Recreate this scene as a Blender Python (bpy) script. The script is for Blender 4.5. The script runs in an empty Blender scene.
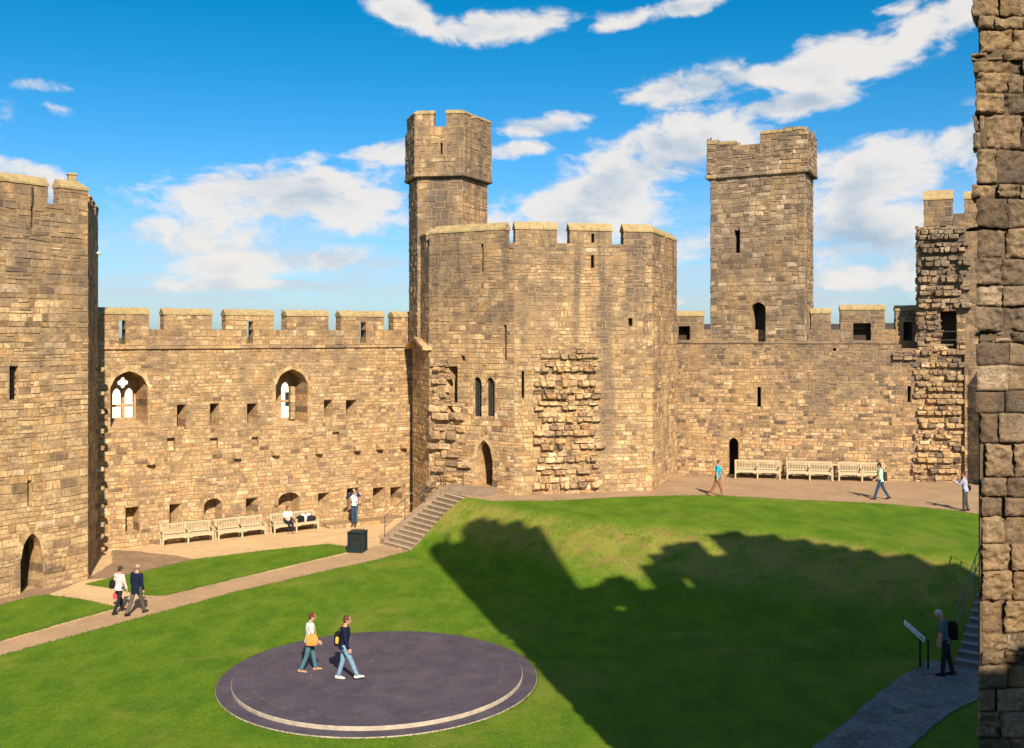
import bpy, bmesh, math, random
from mathutils import Vector, Matrix, noise

R = random.Random(11)
C = bpy.context.scene.collection
SC = bpy.context.scene

# ------------------------------------------------------------------ scale of the place
F_PX, CXP, HYP, EYE = 1035.0, 512.0, 335.0, 9.7     # photo measurements -> metres on real planes
def lerp_poly(P, x):
    if x <= P[0][0]:
        (x0, y0), (x1, y1) = P[0], P[1]
        return y0 + (y1 - y0) * (x - x0) / (x1 - x0)
    for (x0, y0), (x1, y1) in zip(P, P[1:]):
        if x <= x1:
            return y0 + (y1 - y0) * (x - x0) / (x1 - x0)
    return P[-1][1]
TOE = [(-4.65, 46.3), (-3.8, 45.2), (0, 40.5), (2.6, 36.8), (6, 34.3), (9.2, 33), (12.7, 29.2), (26, 27.5)]
CREST = [(-4.65, 50.4), (-2.05, 48.4), (0, 46.0), (3.6, 42.6), (8.3, 41.4), (12, 40), (15.2, 35.5), (18, 33.5), (26, 33)]
def left_of_steps(x, y):
    L = [(-5.3, 47.1), (-2.6, 49.2), (-3.15, 50.1), (-4.2, 51.7)]
    if y < 47.1:
        return x < -4.45
    for (x0, y0), (x1, y1) in zip(L, L[1:]):
        if y <= y1:
            return x < x0 + (x1 - x0) * (y - y0) / (y1 - y0)
    return x < -4.2
def sm(t):
    t = max(0, min(1, t))
    return t * t * (3 - 2 * t)
def h(x, y):
    """height of the ground: a flat ward with a bank up to the terrace"""
    b = .35 * math.exp(-(((x - 11.5) ** 2 + (y - 28.3) ** 2) / 18.0))
    z = 0
    if not left_of_steps(x, y):
        def f(xx):
            T = lerp_poly(TOE, xx); K = lerp_poly(CREST, xx)
            return (y - T) / (K - T)
        t = (f(x - .8) + f(x) + f(x + .8)) / 3
        t = max(0, min(1, t))
        z = 2.1 * (.35 * t + .65 * sm(t))
    return max(z, min(2.1, z + b * (1 - z / 2.1)))
def G(px, py, z=0.0):
    D = F_PX * (EYE - z) / (py - HYP)
    return Vector(((px - CXP) / F_PX * D, D, z))

# ------------------------------------------------------------------ mesh collecting
class MB:
    def __init__(s):
        s.v = []; s.f = []; s.c = []; s.m = []
    def quad(s, pts, tone=(.5, .5, .5), mat=0):
        i = len(s.v); s.v += [tuple(p) for p in pts]
        s.f.append(tuple(range(i, i + len(pts)))); s.c.append(tone); s.m.append(mat)
    def grid(s, rows, tone=(.5, .5, .5), mat=0, close=False):
        i = len(s.v); n = len(rows[0])
        for r in rows: s.v += [tuple(p) for p in r]
        for a in range(len(rows) - 1):
            for b in range(n if close else n - 1):
                b2 = (b + 1) % n
                s.f.append((i + a * n + b, i + a * n + b2, i + (a + 1) * n + b2, i + (a + 1) * n + b))
                s.c.append(tone); s.m.append(mat)
    def box(s, c, sx, sy, sz, rz=0.0, tone=None, mat=0, bev=0.0):
        """axis box centred on c, turned about z"""
        t = tone or (R.random(), R.random(), R.random())
        ca, sa = math.cos(rz), math.sin(rz)
        def P(x, y, z): return (c[0] + x * ca - y * sa, c[1] + x * sa + y * ca, c[2] + z)
        x, y, z = sx / 2, sy / 2, sz / 2
        if bev <= 0:
            q = [P(*k) for k in ((-x,-y,-z),(x,-y,-z),(x,y,-z),(-x,y,-z),(-x,-y,z),(x,-y,z),(x,y,z),(-x,y,z))]
            i = len(s.v); s.v += q
            for f in ((0,3,2,1),(4,5,6,7),(0,1,5,4),(1,2,6,5),(2,3,7,6),(3,0,4,7)):
                s.f.append(tuple(i + k for k in f)); s.c.append(t); s.m.append(mat)
        else:
            b = bev
            lev = [(-z, b), (-z + b, 0), (z - b, 0), (z, b)]
            rows = []
            for zz, k in lev:
                rows.append([P(*p, zz) for p in ((-x+k+b,-y+k),(x-k-b,-y+k),(x-k,-y+k+b),(x-k,y-k-b),(x-k-b,y-k),(-x+k+b,y-k),(-x+k,y-k-b),(-x+k,-y+k+b))])
            s.grid(rows, t, mat, close=True)
            s.quad(list(reversed(rows[0])), t, mat); s.quad(rows[-1], t, mat)
    def tube(s, p, q, r, n=8, tone=(.5, .5, .5), mat=0, r2=None):
        p, q = Vector(p), Vector(q); d = (q - p).normalized(); r2 = r if r2 is None else r2
        a = d.orthogonal().normalized(); b = d.cross(a)
        rows = [[c + (a * math.cos(k * 2 * math.pi / n) + b * math.sin(k * 2 * math.pi / n)) * rr for k in range(n)] for c, rr in ((p, r), (q, r2))]
        s.grid(rows, tone, mat, close=True)
        s.quad(list(reversed(rows[0])), tone, mat); s.quad(rows[1], tone, mat)
    def build(s, name, mats, parent=None, base=None, smooth=False, flip=True):
        if not isinstance(mats, (list, tuple)): mats = [mats]
        off = Vector((0, 0, 0))
        p = parent
        while p is not None:
            off += Vector(p.location); p = p.parent
        if base is not None: off = Vector(base)
        me = bpy.data.meshes.new(name)
        me.from_pydata([(x - off.x, y - off.y, z - off.z) for x, y, z in s.v], [], s.f)
        a = me.attributes.new('tone', 'FLOAT_COLOR', 'FACE')
        flat = []
        for c in s.c: flat += [c[0], c[1], c[2], 1.0]
        a.data.foreach_set('color', flat)
        for m in mats: me.materials.append(m)
        me.polygons.foreach_set('material_index', s.m)
        if smooth: me.polygons.foreach_set('use_smooth', [True] * len(me.polygons))
        me.update()
        o = bpy.data.objects.new(name, me); C.objects.link(o)
        if parent is not None: o.parent = parent
        elif base is not None: o.location = off
        return o

def tag(o, label=None, cat=None, group=None, kind=None):
    if label: o['label'] = label
    if cat: o['category'] = cat
    if group: o['group'] = group
    if kind: o['kind'] = kind
    return o
def thing(name, label, cat, loc, group=None, rz=0.0):
    o = bpy.data.objects.new(name, None); C.objects.link(o)
    o.location = loc; o.rotation_euler = (0, 0, rz); o.empty_display_size = .3
    return tag(o, label, cat, group)
def copy_tree(o, parent=None):
    c = o.copy(); C.objects.link(c)
    if parent is not None: c.parent = parent
    for ch in list(o.children): copy_tree(ch, c)
    return c

# ------------------------------------------------------------------ materials
def nt(mat):
    mat.use_nodes = True
    t = mat.node_tree; t.nodes.clear()
    return t
class NG:
    def __init__(s, tree): s.t = tree
    def n(s, typ, **kw):
        o = s.t.nodes.new(typ)
        ins = kw.pop('ins', {})
        for k, v in kw.items(): setattr(o, k, v)
        for k, v in ins.items():
            if hasattr(v, 'is_output'): s.t.links.new(v, o.inputs[k])
            else: o.inputs[k].default_value = v
        return o
    def link(s, a, b): s.t.links.new(a, b)
    def math(s, op, a, b=0.0, clamp=False):
        o = s.n('ShaderNodeMath', operation=op, use_clamp=clamp, ins={0: a, 1: b}); return o.outputs[0]
    def mix(s, f, a, b, mode='MIX'):
        o = s.n('ShaderNodeMix', data_type='RGBA', blend_type=mode)
        for k, v in ((0, f), (6, a), (7, b)):
            if hasattr(v, 'is_output'): s.t.links.new(v, o.inputs[k])
            else: o.inputs[k].default_value = v if k == 0 else (tuple(v) + (1,))[:4]
        return o.outputs[2]
    def noise(s, vec, scale, detail=4, rough=.55, dist=0.0):
        o = s.n('ShaderNodeTexNoise', ins={'Scale': scale, 'Detail': detail, 'Roughness': rough, 'Distortion': dist})
        if vec is not None: s.link(vec, o.inputs['Vector'])
        return o.outputs['Fac']
    def ramp(s, f, stops, interp='LINEAR'):
        o = s.n('ShaderNodeValToRGB'); e = o.color_ramp; e.interpolation = interp
        while len(e.elements) < len(stops): e.elements.new(.5)
        for k, (p, c) in zip(e.elements, stops):
            k.position = p; k.color = (tuple(c) + (1,))[:4]
        s.link(f, o.inputs[0]); return o.outputs[0]
    def rng(s, f, a, b, c=0.0, d=1.0, smooth=True):
        o = s.n('ShaderNodeMapRange', interpolation_type='SMOOTHSTEP' if smooth else 'LINEAR', ins={0: f, 1: a, 2: b, 3: c, 4: d}); return o.outputs[0]
    def scaled(s, vec, sc):
        o = s.n('ShaderNodeVectorMath', operation='MULTIPLY', ins={0: vec, 1: sc}); return o.outputs[0]
    def finish(s, col, rough=.9, bump=None, strength=.5, dist=.02, spec=.2, metal=0.0):
        b = s.n('ShaderNodeBsdfPrincipled', ins={'Roughness': rough, 'Metallic': metal, 'Specular IOR Level': spec})
        if hasattr(col, 'is_output'): s.link(col, b.inputs['Base Color'])
        else: b.inputs['Base Color'].default_value = (tuple(col) + (1,))[:4]
        if bump is not None:
            u = s.n('ShaderNodeBump', ins={'Strength': strength, 'Distance': dist, 'Height': bump})
            s.link(u.outputs[0], b.inputs['Normal'])
        o = s.n('ShaderNodeOutputMaterial'); s.link(b.outputs[0], o.inputs[0])
        return b

def stone_mat(name, stops, dark=(.125, .098, .085), stain=.55, zlo=2.0, zhi=12.0, streak=0.0, fine=9.0, bdist=.025, lichen=.5, gain=1.0, zamp=.13, band=False):
    m = bpy.data.materials.new(name); g = NG(nt(m))
    at = g.n('ShaderNodeAttribute', attribute_name='tone'); sp = g.n('ShaderNodeSeparateColor'); g.link(at.outputs['Color'], sp.inputs[0])
    pos = g.n('ShaderNodeNewGeometry').outputs['Position']
    sx = g.n('ShaderNodeSeparateXYZ'); g.link(pos, sx.inputs[0])
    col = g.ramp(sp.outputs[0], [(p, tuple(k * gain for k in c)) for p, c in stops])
    v = g.rng(sp.outputs[1], 0, 1, .80, 1.20, False)
    col = g.mix(1.0, col, g.n('ShaderNodeCombineColor', ins={0: v, 1: v, 2: v}).outputs[0], 'MULTIPLY')
    n1 = g.noise(pos, fine, 8, .65)
    f1 = g.rng(n1, .28, .72, .48, 1.38, False)
    col = g.mix(1.0, col, g.n('ShaderNodeCombineColor', ins={0: f1, 1: f1, 2: f1}).outputs[0], 'MULTIPLY')
    n7 = g.noise(pos, 2.3, 7, .68, .4)
    f7 = g.rng(n7, .28, .72, .58, 1.34, False)
    col = g.mix(1.0, col, g.n('ShaderNodeCombineColor', ins={0: f7, 1: f7, 2: f7}).outputs[0], 'MULTIPLY')
    bz = g.noise(g.scaled(pos, (.02, .02, 1.25)), 1.0, 4, .6); fz = g.rng(bz, .3, .7, .84, 1.14, False)      # courses laid from different beds
    col = g.mix(1.0, col, g.n('ShaderNodeCombineColor', ins={0: fz, 1: fz, 2: fz}).outputs[0], 'MULTIPLY')
    n2 = g.noise(pos, .33, 8, .68, .6)
    up = g.rng(sx.outputs[2], zlo, zhi, -.10, zamp, False)
    st = g.rng(g.math('ADD', g.math('ADD', n2, g.math('MULTIPLY', g.math('SUBTRACT', g.noise(pos, 1.5, 7, .72), .5), .75)), up), .43, .72, 0, stain)
    col = g.mix(st, col, dark)
    n4 = g.noise(g.scaled(pos, (1, 1, .5)), .8, 5, .6)
    warm = g.rng(n4, .48, .68, 0, .4)
    col = g.mix(warm, col, tuple(k * gain for k in (.50, .32, .145)))
    if streak:
        n3 = g.noise(g.scaled(pos, (1.3, 1.3, .085)), 1.0, 5, .6)
        zf = g.rng(sx.outputs[2], 5.0, 13.0, 0, 1)
        col = g.mix(g.math('MULTIPLY', g.rng(n3, .52, .68, 0, streak), zf), col, (.10, .085, .078))
    if band:      # old run-off stain down the broad face
        bx_ = g.math('ABSOLUTE', g.math('ADD', g.math('SUBTRACT', sx.outputs[0], 4.62), g.math('MULTIPLY', g.math('SUBTRACT', g.noise(g.scaled(pos, (1, 1, .5)), 1.1, 5, .65), .5), .8)))
        bm_ = g.math('MULTIPLY', g.rng(bx_, .12, .5, .72, 0), g.math('MULTIPLY', g.rng(sx.outputs[2], 2.2, 5.5), g.rng(sx.outputs[2], 11.5, 13.5, 1, 0)))
        bm_ = g.math('MULTIPLY', bm_, g.rng(sx.outputs[1], 51.5, 52, 1, 0))
        col = g.mix(bm_, col, (.13, .10, .09))
    if lichen:
        n5 = g.noise(pos, 5.5, 4, .7)
        col = g.mix(g.rng(n5, .67, .74, 0, lichen), col, (.55, .50, .40))
    n6 = g.noise(pos, fine * 3, 6, .7)
    g.finish(col, .95, g.math('ADD', n1, g.math('MULTIPLY', n6, .5)), .9, bdist, .1)
    return m
TAN = [(0, (.21, .145, .10)), (.09, (.34, .232, .15)), (.26, (.45, .308, .185)), (.5, (.53, .368, .21)), (.72, (.58, .405, .235)), (.86, (.50, .305, .15)), (.95, (.41, .245, .14)), (1, (.66, .50, .34))]
BRN = [(0, (.13, .098, .08)), (.15, (.24, .17, .12)), (.36, (.38, .262, .16)), (.58, (.49, .338, .195)), (.78, (.54, .375, .21)), (.9, (.45, .262, .14)), (1, (.62, .47, .32))]
GRY = [(0, (.15, .115, .09)), (.2, (.25, .188, .14)), (.45, (.35, .265, .185)), (.65, (.43, .32, .21)), (.82, (.46, .325, .205)), (1, (.57, .46, .34))]
ST_TAN = stone_mat('stone_tan', TAN, stain=.64, streak=.0, zlo=4, zhi=14, gain=.93)
ST_BRN = stone_mat('stone_brown', BRN, stain=.78, zlo=3, zhi=9.5, gain=.94, zamp=.2)
ST_MID = stone_mat('stone_streaked', TAN, stain=.74, zlo=4.0, zhi=14, streak=.8, gain=.97, zamp=.15, band=True)
ST_GRY = stone_mat('stone_grey', GRY, stain=.6, zlo=2.5, zhi=12, lichen=.7, gain=.95)
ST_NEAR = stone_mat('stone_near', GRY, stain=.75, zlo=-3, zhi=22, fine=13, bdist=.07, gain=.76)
def mortar_mat(name, c):
    m = bpy.data.materials.new(name); g = NG(nt(m))
    pos = g.n('ShaderNodeNewGeometry').outputs['Position']
    n = g.noise(pos, 6, 6, .65)
    g.finish(g.ramp(n, [(.25, tuple(k * .5 for k in c)), (.75, c)]), 1.0, n, .8, .03, .05)
    return m
MORTAR = mortar_mat('lime_mortar', (.38, .262, .155))
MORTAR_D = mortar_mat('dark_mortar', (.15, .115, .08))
def lichen_mat():
    m = bpy.data.materials.new('coping_stone'); g = NG(nt(m))
    pos = g.n('ShaderNodeNewGeometry').outputs['Position']
    n = g.noise(pos, 3.2, 7, .65); k = g.noise(pos, 11, 5, .7)
    col = g.ramp(n, [(.25, (.24, .18, .10)), (.45, (.36, .27, .145)), (.6, (.42, .325, .16)), (.78, (.49, .40, .25))])
    col = g.mix(g.rng(k, .5, .64, 0, .8), col, (.20, .155, .10))
    g.finish(col, .95, k, .8, .02, .1); return m
COPE = lichen_mat()
def plain(name, c, rough=.8, metal=0.0, spec=.3, var=.25, scale=8.0, bump=.3, bdist=.004):
    m = bpy.data.materials.new(name); g = NG(nt(m))
    tc = g.n('ShaderNodeTexCoord').outputs['Object']
    n = g.noise(tc, scale, 5, .6)
    f = g.rng(n, .25, .75, 1 - var, 1 + var, False)
    col = g.mix(1.0, c, g.n('ShaderNodeCombineColor', ins={0: f, 1: f, 2: f}).outputs[0], 'MULTIPLY')
    g.finish(col, rough, n if bump else None, bump, bdist, spec, metal); return m

def grass_mat(name, a, b, dry, dryamt):
    m = bpy.data.materials.new(name); g = NG(nt(m))
    pos = g.n('ShaderNodeNewGeometry').outputs['Position']
    sx = g.n('ShaderNodeSeparateXYZ'); g.link(pos, sx.inputs[0])
    n1 = g.noise(g.scaled(pos, (1, .55, 1)), 1.1, 7, .68); n2 = g.noise(pos, 14, 6, .7); n3 = g.noise(pos, .28, 4, .6, .5)
    n5 = g.noise(g.scaled(pos, (1, .5, 1)), 45, 3, .7)
    col = g.mix(g.rng(n1, .3, .7), a, b)
    f = g.rng(g.math('ADD', g.math('MULTIPLY', n2, .6), g.math('MULTIPLY', n5, .4)), .3, .7, .5, 1.5, False)
    col = g.mix(1.0, col, g.n('ShaderNodeCombineColor', ins={0: f, 1: f, 2: f}).outputs[0], 'MULTIPLY')
    bank = g.math('MULTIPLY', g.rng(sx.outputs[2], .5, 1.2), g.rng(sx.outputs[2], 1.9, 2.12, 1, 0))   # thin worn grass on the steep bank
    nb = g.noise(pos, .75, 6, .7, .6)
    wet = g.math('ADD', g.rng(n3, .5, .72, 0, dryamt), g.math('MULTIPLY', bank, g.rng(nb, .36, .58, .15, .95)), True)
    col = g.mix(wet, col, dry)
    red = g.math('MULTIPLY', bank, g.rng(g.noise(pos, 1.1, 6, .75), .5, .64, 0, .55))
    col = g.mix(red, col, (.25, .15, .075))
    b_ = g.math('ADD', n2, g.math('MULTIPLY', n5, .7))
    g.finish(col, .95, b_, .8, .05, .1); return m
GRASS = grass_mat('mown_grass', (.070, .155, .010), (.130, .220, .016), (.25, .245, .05), .45)
def dirt_mat(name, a, b, c, sc=1.0):
    m = bpy.data.materials.new(name); g = NG(nt(m))
    pos = g.n('ShaderNodeNewGeometry').outputs['Position']
    n1 = g.noise(pos, .6 * sc, 6, .65, .4); n2 = g.noise(pos, 16, 6, .75); n3 = g.noise(pos, 3.5 * sc, 5, .65)
    col = g.mix(g.rng(n1, .35, .65), a, b); col = g.mix(g.rng(n3, .5, .68, 0, .6), col, c)
    f = g.rng(n2, .3, .7, .72, 1.25, False)
    col = g.mix(1.0, col, g.n('ShaderNodeCombineColor', ins={0: f, 1: f, 2: f}).outputs[0], 'MULTIPLY')
    g.finish(col, .95, n2, .6, .02, .1); return m
GRAVEL = dirt_mat('sandy_gravel', (.60, .43, .25), (.52, .37, .22), (.40, .28, .175))
PATHM = dirt_mat('worn_path', (.42, .285, .175), (.34, .235, .15), (.48, .335, .21))
COBBLE = dirt_mat('cobbles', (.30, .205, .13), (.22, .155, .105), (.40, .28, .18), 2.0)
TERR = dirt_mat('terrace_gravel', (.38, .26, .165), (.31, .215, .14), (.43, .305, .19))
OUTG = dirt_mat('outer_ground', (.09, .12, .03), (.14, .14, .05), (.10, .10, .05))
def slate_path_mat():
    m = bpy.data.materials.new('slate_paving'); g = NG(nt(m))
    pos = g.n('ShaderNodeNewGeometry').outputs['Position']
    vor = g.n('ShaderNodeTexVoronoi', feature='F1', ins={'Scale': 2.6}); g.link(pos, vor.inputs['Vector'])
    n = g.noise(pos, 9, 6, .7)
    col = g.mix(g.rng(n, .3, .7), (.095, .095, .10), (.185, .185, .19))
    col = g.mix(.35, col, vor.outputs['Color'], 'OVERLAY')
    hs = g.n('ShaderNodeHueSaturation', ins={'Saturation': .35, 'Color': col})
    g.finish(hs.outputs[0], .8, n, .6, .02, .2); return m
SLATEP = slate_path_mat()
def dais_mat():
    m = bpy.data.materials.new('dais_slate'); g = NG(nt(m))
    tc = g.n('ShaderNodeTexCoord').outputs['Object']; sx = g.n('ShaderNodeSeparateXYZ'); g.link(tc, sx.inputs[0])
    r = g.math('SQRT', g.math('ADD', g.math('POWER', sx.outputs[0], 2), g.math('POWER', sx.outputs[1], 2)))
    ang = g.math('ARCTAN2', sx.outputs[1], sx.outputs[0])
    n = g.noise(tc, 1.2, 7, .68); n2 = g.noise(tc, 22, 5, .7)
    col = g.mix(g.rng(n, .3, .7), (.060, .051, .076), (.094, .080, .108))
    f = g.rng(n2, .3, .7, .75, 1.25, False)
    col = g.mix(1.0, col, g.n('ShaderNodeCombineColor', ins={0: f, 1: f, 2: f}).outputs[0], 'MULTIPLY')
    joint = None
    for rad in (1.9, 3.5):
        d = g.math('ABSOLUTE', g.math('SUBTRACT', r, rad)); k = g.rng(d, .01, .028, 1, 0)
        k = g.math('MULTIPLY', k, g.rng(g.noise(tc, 1.1 + rad, 3, .5), .46, .58))
        joint = k if joint is None else g.math('MAXIMUM', joint, k)
    fr = g.math('FRACT', g.math('MULTIPLY', ang, 24 / (2 * math.pi)))
    da = g.math('MULTIPLY', g.math('ABSOLUTE', g.math('SUBTRACT', fr, .5)), r)
    k = g.math('MULTIPLY', g.rng(da, .015, .05, .3, 0), g.rng(r, 1.8, 2.0))
    joint = g.math('MAXIMUM', joint, g.math('MULTIPLY', k, g.rng(g.noise(tc, 1.7, 3, .5), .5, .62)))
    col = g.mix(g.math('MULTIPLY', joint, .38), col, (.22, .17, .09))
    mark = g.rng(g.noise(tc, 2.7, 2, .5), .72, .76, 0, .25)
    col = g.mix(mark, col, (.25, .22, .2))
    g.finish(col, .75, n2, .4, .008, .25); return m
DAIS = dais_mat()
PALE = plain('pale_stone_edge', (.40, .35, .29), .9, var=.3, scale=5)
STEPM = plain('step_stone', (.27, .20, .145), .9, var=.3, scale=4, bump=.6, bdist=.01)
STEPN = plain('step_nosing', (.50, .40, .29), .9, var=.2, scale=4)
STEPD = plain('slate_step', (.14, .14, .15), .85, var=.3, scale=5, bump=.5, bdist=.01)
STEPDN = plain('slate_step_nosing', (.30, .30, .31), .85, var=.2, scale=5)
METAL = plain('galvanised_steel', (.11, .115, .11), .5, .6, .4, .15)
METALG = plain('green_painted_steel', (.10, .14, .12), .5, .1, .4, .15)
IRON = plain('black_iron', (.015, .015, .018), .5, .3, .4, .2)
BLACKP = plain('black_plastic', (.012, .022, .026), .42, 0, .4, .25, 12)
TEAK = plain('silvered_teak', (.47, .385, .26), .85, var=.22, scale=14)
WHITEP = plain('white_paint', (.75, .73, .69), .6, var=.08)
GLASSD = plain('dark_glass', (.02, .024, .03), .08, 0, .6, .2, bump=0)
LOOPDARK = plain('unlit_loophole', (.05, .035, .025), .8, var=.3)  # near-black colour standing for the shade in the loopholes
SIGNW = plain('sign_white', (.72, .72, .70), .4, var=.05)
SIGNB = plain('sign_blue', (.03, .07, .25), .4, var=.1)
SIGNG = plain('sign_grey', (.3, .3, .3), .5, var=.1)
VOID = plain('opening_shade', (.05, .042, .035), 1.0, var=.4)  # near-black for openings: the shade inside is put into the colour

# ------------------------------------------------------------------ masonry
class Facet:
    """vertical wall plane from p0 to p1 (left to right for someone facing it)"""
    def __init__(s, p0, p1):
        s.p0 = Vector((p0[0], p0[1])); s.p1 = Vector((p1[0], p1[1]))
        d = s.p1 - s.p0; s.L = d.length; s.t = d / s.L; s.n = Vector((s.t.y, -s.t.x))
    def pt(s, u, z, d=0.0):
        q = s.p0 + s.t * u + s.n * d
        return (q.x, q.y, z)
    def uv(s, px, py):
        """where the sight line of a photo measurement meets this wall"""
        k = (px - CXP) / F_PX
        # p0 + u t = D (k,1)
        D = (s.p0.x * s.t.y - s.p0.y * s.t.x) / (k * s.t.y - s.t.x)
        u = (Vector((k * D, D)) - s.p0).dot(s.t)
        return u, EYE - (py - HYP) / F_PX * D
    def hole(s, x0, y0, x1, y1, depth=.6, **kw):
        ua, za = s.uv(x0, y0); ub, zb = s.uv(x1, y1)
        um = .5 * (x0 + x1); _, za = s.uv(um, y0); _, zb = s.uv(um, y1)
        return dict(u0=ua, u1=ub, z0=zb, z1=za, depth=depth, **kw)

def wob(u, z, s0):
    """coursing is never dead level: slow waver of the bed joints"""
    return .05 * noise.noise(Vector((u * .55 + s0, z * .5, s0))) + .022 * noise.noise(Vector((u * 1.9, z * 1.4, s0 + 4)))
def stone(mb, F, u0, u1, z0, z1, d, mat=0, gap=.008, ch=.016, rnd=R, tone=None, wave=False):
    if u1 - u0 < .04 or z1 - z0 < .04: return
    j = lambda k: rnd.uniform(-k, k)
    tone = tone or (rnd.random(), rnd.random(), rnd.random())
    s0 = F.p0.x + F.p0.y
    o = [(u0 + gap * rnd.uniform(.2, 1.5), z0 + gap * rnd.uniform(.2, 1.4)), (u1 - gap * rnd.uniform(.2, 1.5), z0 + gap * rnd.uniform(.2, 1.4)),
         (u1 - gap * rnd.uniform(.2, 1.5), z1 - gap * rnd.uniform(.2, 1.4)), (u0 + gap * rnd.uniform(.2, 1.5), z1 - gap * rnd.uniform(.2, 1.4))]
    if wave: o = [(u, z + wob(u, z, s0)) for u, z in o]
    w, hh = u1 - u0, z1 - z0; kx = min(ch, w * .2); kz = min(ch, hh * .2)
    sg = ((1, 1), (-1, 1), (-1, -1), (1, -1)); tl = j(.009 if d > .0062 else .003); tw = j(.009 if d > .0062 else .003)
    i_ = [(u + a * kx * rnd.uniform(.3, 2.0), z + b * kz * rnd.uniform(.3, 2.0)) for (u, z), (a, b) in zip(o, sg)]
    O = [F.pt(u, z, -.018) for u, z in o]; I = [F.pt(u, z, d - a * tl - b * tw) for (u, z), (a, b) in zip(i_, sg)]
    mb.quad(I, tone, mat)
    for k in range(4):
        k2 = (k + 1) % 4
        mb.quad([O[k], O[k2], I[k2], I[k]], tone, mat)

def subtract(rect, holes):
    out = [rect]
    for hh in holes:
        nxt = []
        for (a, b, c, e) in out:
            x0, x1, y0, y1 = hh['u0'], hh['u1'], hh['z0'], hh['z1']
            if b <= x0 or a >= x1 or e <= y0 or c >= y1: nxt.append((a, b, c, e)); continue
            if a < x0: nxt.append((a, x0, c, e))
            if b > x1: nxt.append((x1, b, c, e))
            m0, m1 = max(a, x0), min(b, x1)
            if c < y0: nxt.append((m0, m1, c, y0))
            if e > y1: nxt.append((m0, m1, y1, e))
        out = nxt
    return out

def masonry(mb, F, z0, z1, holes=(), u0=0.0, u1=None, ch=(.2, .36), ln=(.3, .85), jit=.022, top=None, back=True, mstone=0, mmort=1, gap=.008, pocket=.0):
    u1 = F.L if u1 is None else u1
    z = z0
    while z < z1 - .02:
        hh = R.uniform(*ch)
        if z1 - (z + hh) < .16: hh = z1 - z
        u = u0
        first = True
        while u < u1 - .01:
            l = ln[0] * .75 + (ln[1] * 1.1 - ln[0] * .75) * R.random() ** 1.5
            if first: l *= R.uniform(.4, 1.0); first = False
            if u1 - (u + l) < .18: l = u1 - u
            if top is None or z + hh * .6 < top(u + l / 2):
                cells = [(u, u + l, z, z + hh)]; rr = R.random()
                if hh > .21 and rr < .22:
                    f = R.uniform(.35, .65); cells = [(u, u + l, z, z + hh * f), (u, u + l, z + hh * f, z + hh)]
                    if l > .5 and rr < .12: f2 = R.uniform(.3, .7); cells = [cells[0], (u, u + l * f2, z + hh * f, z + hh), (u + l * f2, u + l, z + hh * f, z + hh)]
                for cell in cells:
                    for r in subtract(cell, holes):
                        if R.random() < pocket: continue
                        stone(mb, F, r[0], r[1], r[2], r[3], R.uniform(0, jit) + .003, mstone, gap, wave=True)
            u += l
        z += hh
    if back:
        us = sorted(set([u0, u1] + [min(max(k, u0), u1) for q in holes for k in (q['u0'], q['u1'])]))
        if top is not None:
            n = max(2, int((u1 - u0) / .4)); us = sorted(set(us + [u0 + (u1 - u0) * i / n for i in range(n + 1)]))
        zs = sorted(set([z0, z1] + [min(max(k, z0), z1) for q in holes for k in (q['z0'], q['z1'])]))
        for a, b in zip(us, us[1:]):
            for c, e in zip(zs, zs[1:]):
                um, zm = (a + b) / 2, (c + e) / 2
                if any(q['u0'] < um < q['u1'] and q['z0'] < zm < q['z1'] for q in holes): continue
                ee = e
                if top is not None: ee = min(e, top(um) - .05)
                if ee <= c + .01: continue
                mb.quad([F.pt(a, c), F.pt(b, c), F.pt(b, ee), F.pt(a, ee)], (.5, .5, .5), mmort)
    for q in holes: reveal(mb, F, q, mmort, mstone)

def reveal(mb, F, q, mmort=1, mstone=0, ):
    u0, u1, z0, z1, d = q['u0'], q['u1'], q['z0'], q['z1'], -q['depth']
    sl, sr = q.get('splay', (0, 0)); st = q.get('splay_top', 0)
    w = u1 - u0; b0, b1 = u0 + w * sl, u1 - w * sr; t1 = z1 - (z1 - z0) * st
    fr = [(u0, z0), (u1, z0), (u1, z1), (u0, z1)]; bk = [(b0, z0), (b1, z0), (b1, t1), (b0, t1)]
    m = q.get('mat', mstone)
    n = max(1, int((z1 - z0) / .3))
    for k in range(n):                    # jambs in dressed blocks
        a, b = k / n, (k + 1) / n
        za, zb = z0 + (z1 - z0) * a, z0 + (z1 - z0) * b; ta, tb = z0 + (t1 - z0) * a, z0 + (t1 - z0) * b
        mb.quad([F.pt(u0, za, 0), F.pt(b0, ta, d), F.pt(b0, tb, d), F.pt(u0, zb, 0)], (R.random(), R.random(), .5), m)
        mb.quad([F.pt(u1, za, 0), F.pt(u1, zb, 0), F.pt(b1, tb, d), F.pt(b1, ta, d)], (R.random(), R.random(), .5), m)
    mb.quad([F.pt(u0, z0, 0), F.pt(u1, z0, 0), F.pt(b1, z0, d), F.pt(b0, z0, d)], (R.random(), .5, .5), m)
    mb.quad([F.pt(u0, z1, 0), F.pt(b0, t1, d), F.pt(b1, t1, d), F.pt(u1, z1, 0)], (R.random(), .3, .5), m)
    if not q.get('through'):
        if q.get('stonefill'):
            FF = Facet(F.pt(0, 0, d)[:2], F.pt(F.L, 0, d)[:2])
            masonry(mb, FF, z0, t1, u0=b0, u1=b1, ch=(.16, .26), ln=(.2, .45), mstone=mstone, mmort=mmort)
        else:
            mb.quad([F.pt(b0, z0, d), F.pt(b1, z0, d), F.pt(b1, t1, d), F.pt(b0, t1, d)], (.1, .3, .5), q.get('backmat', mmort))

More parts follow.
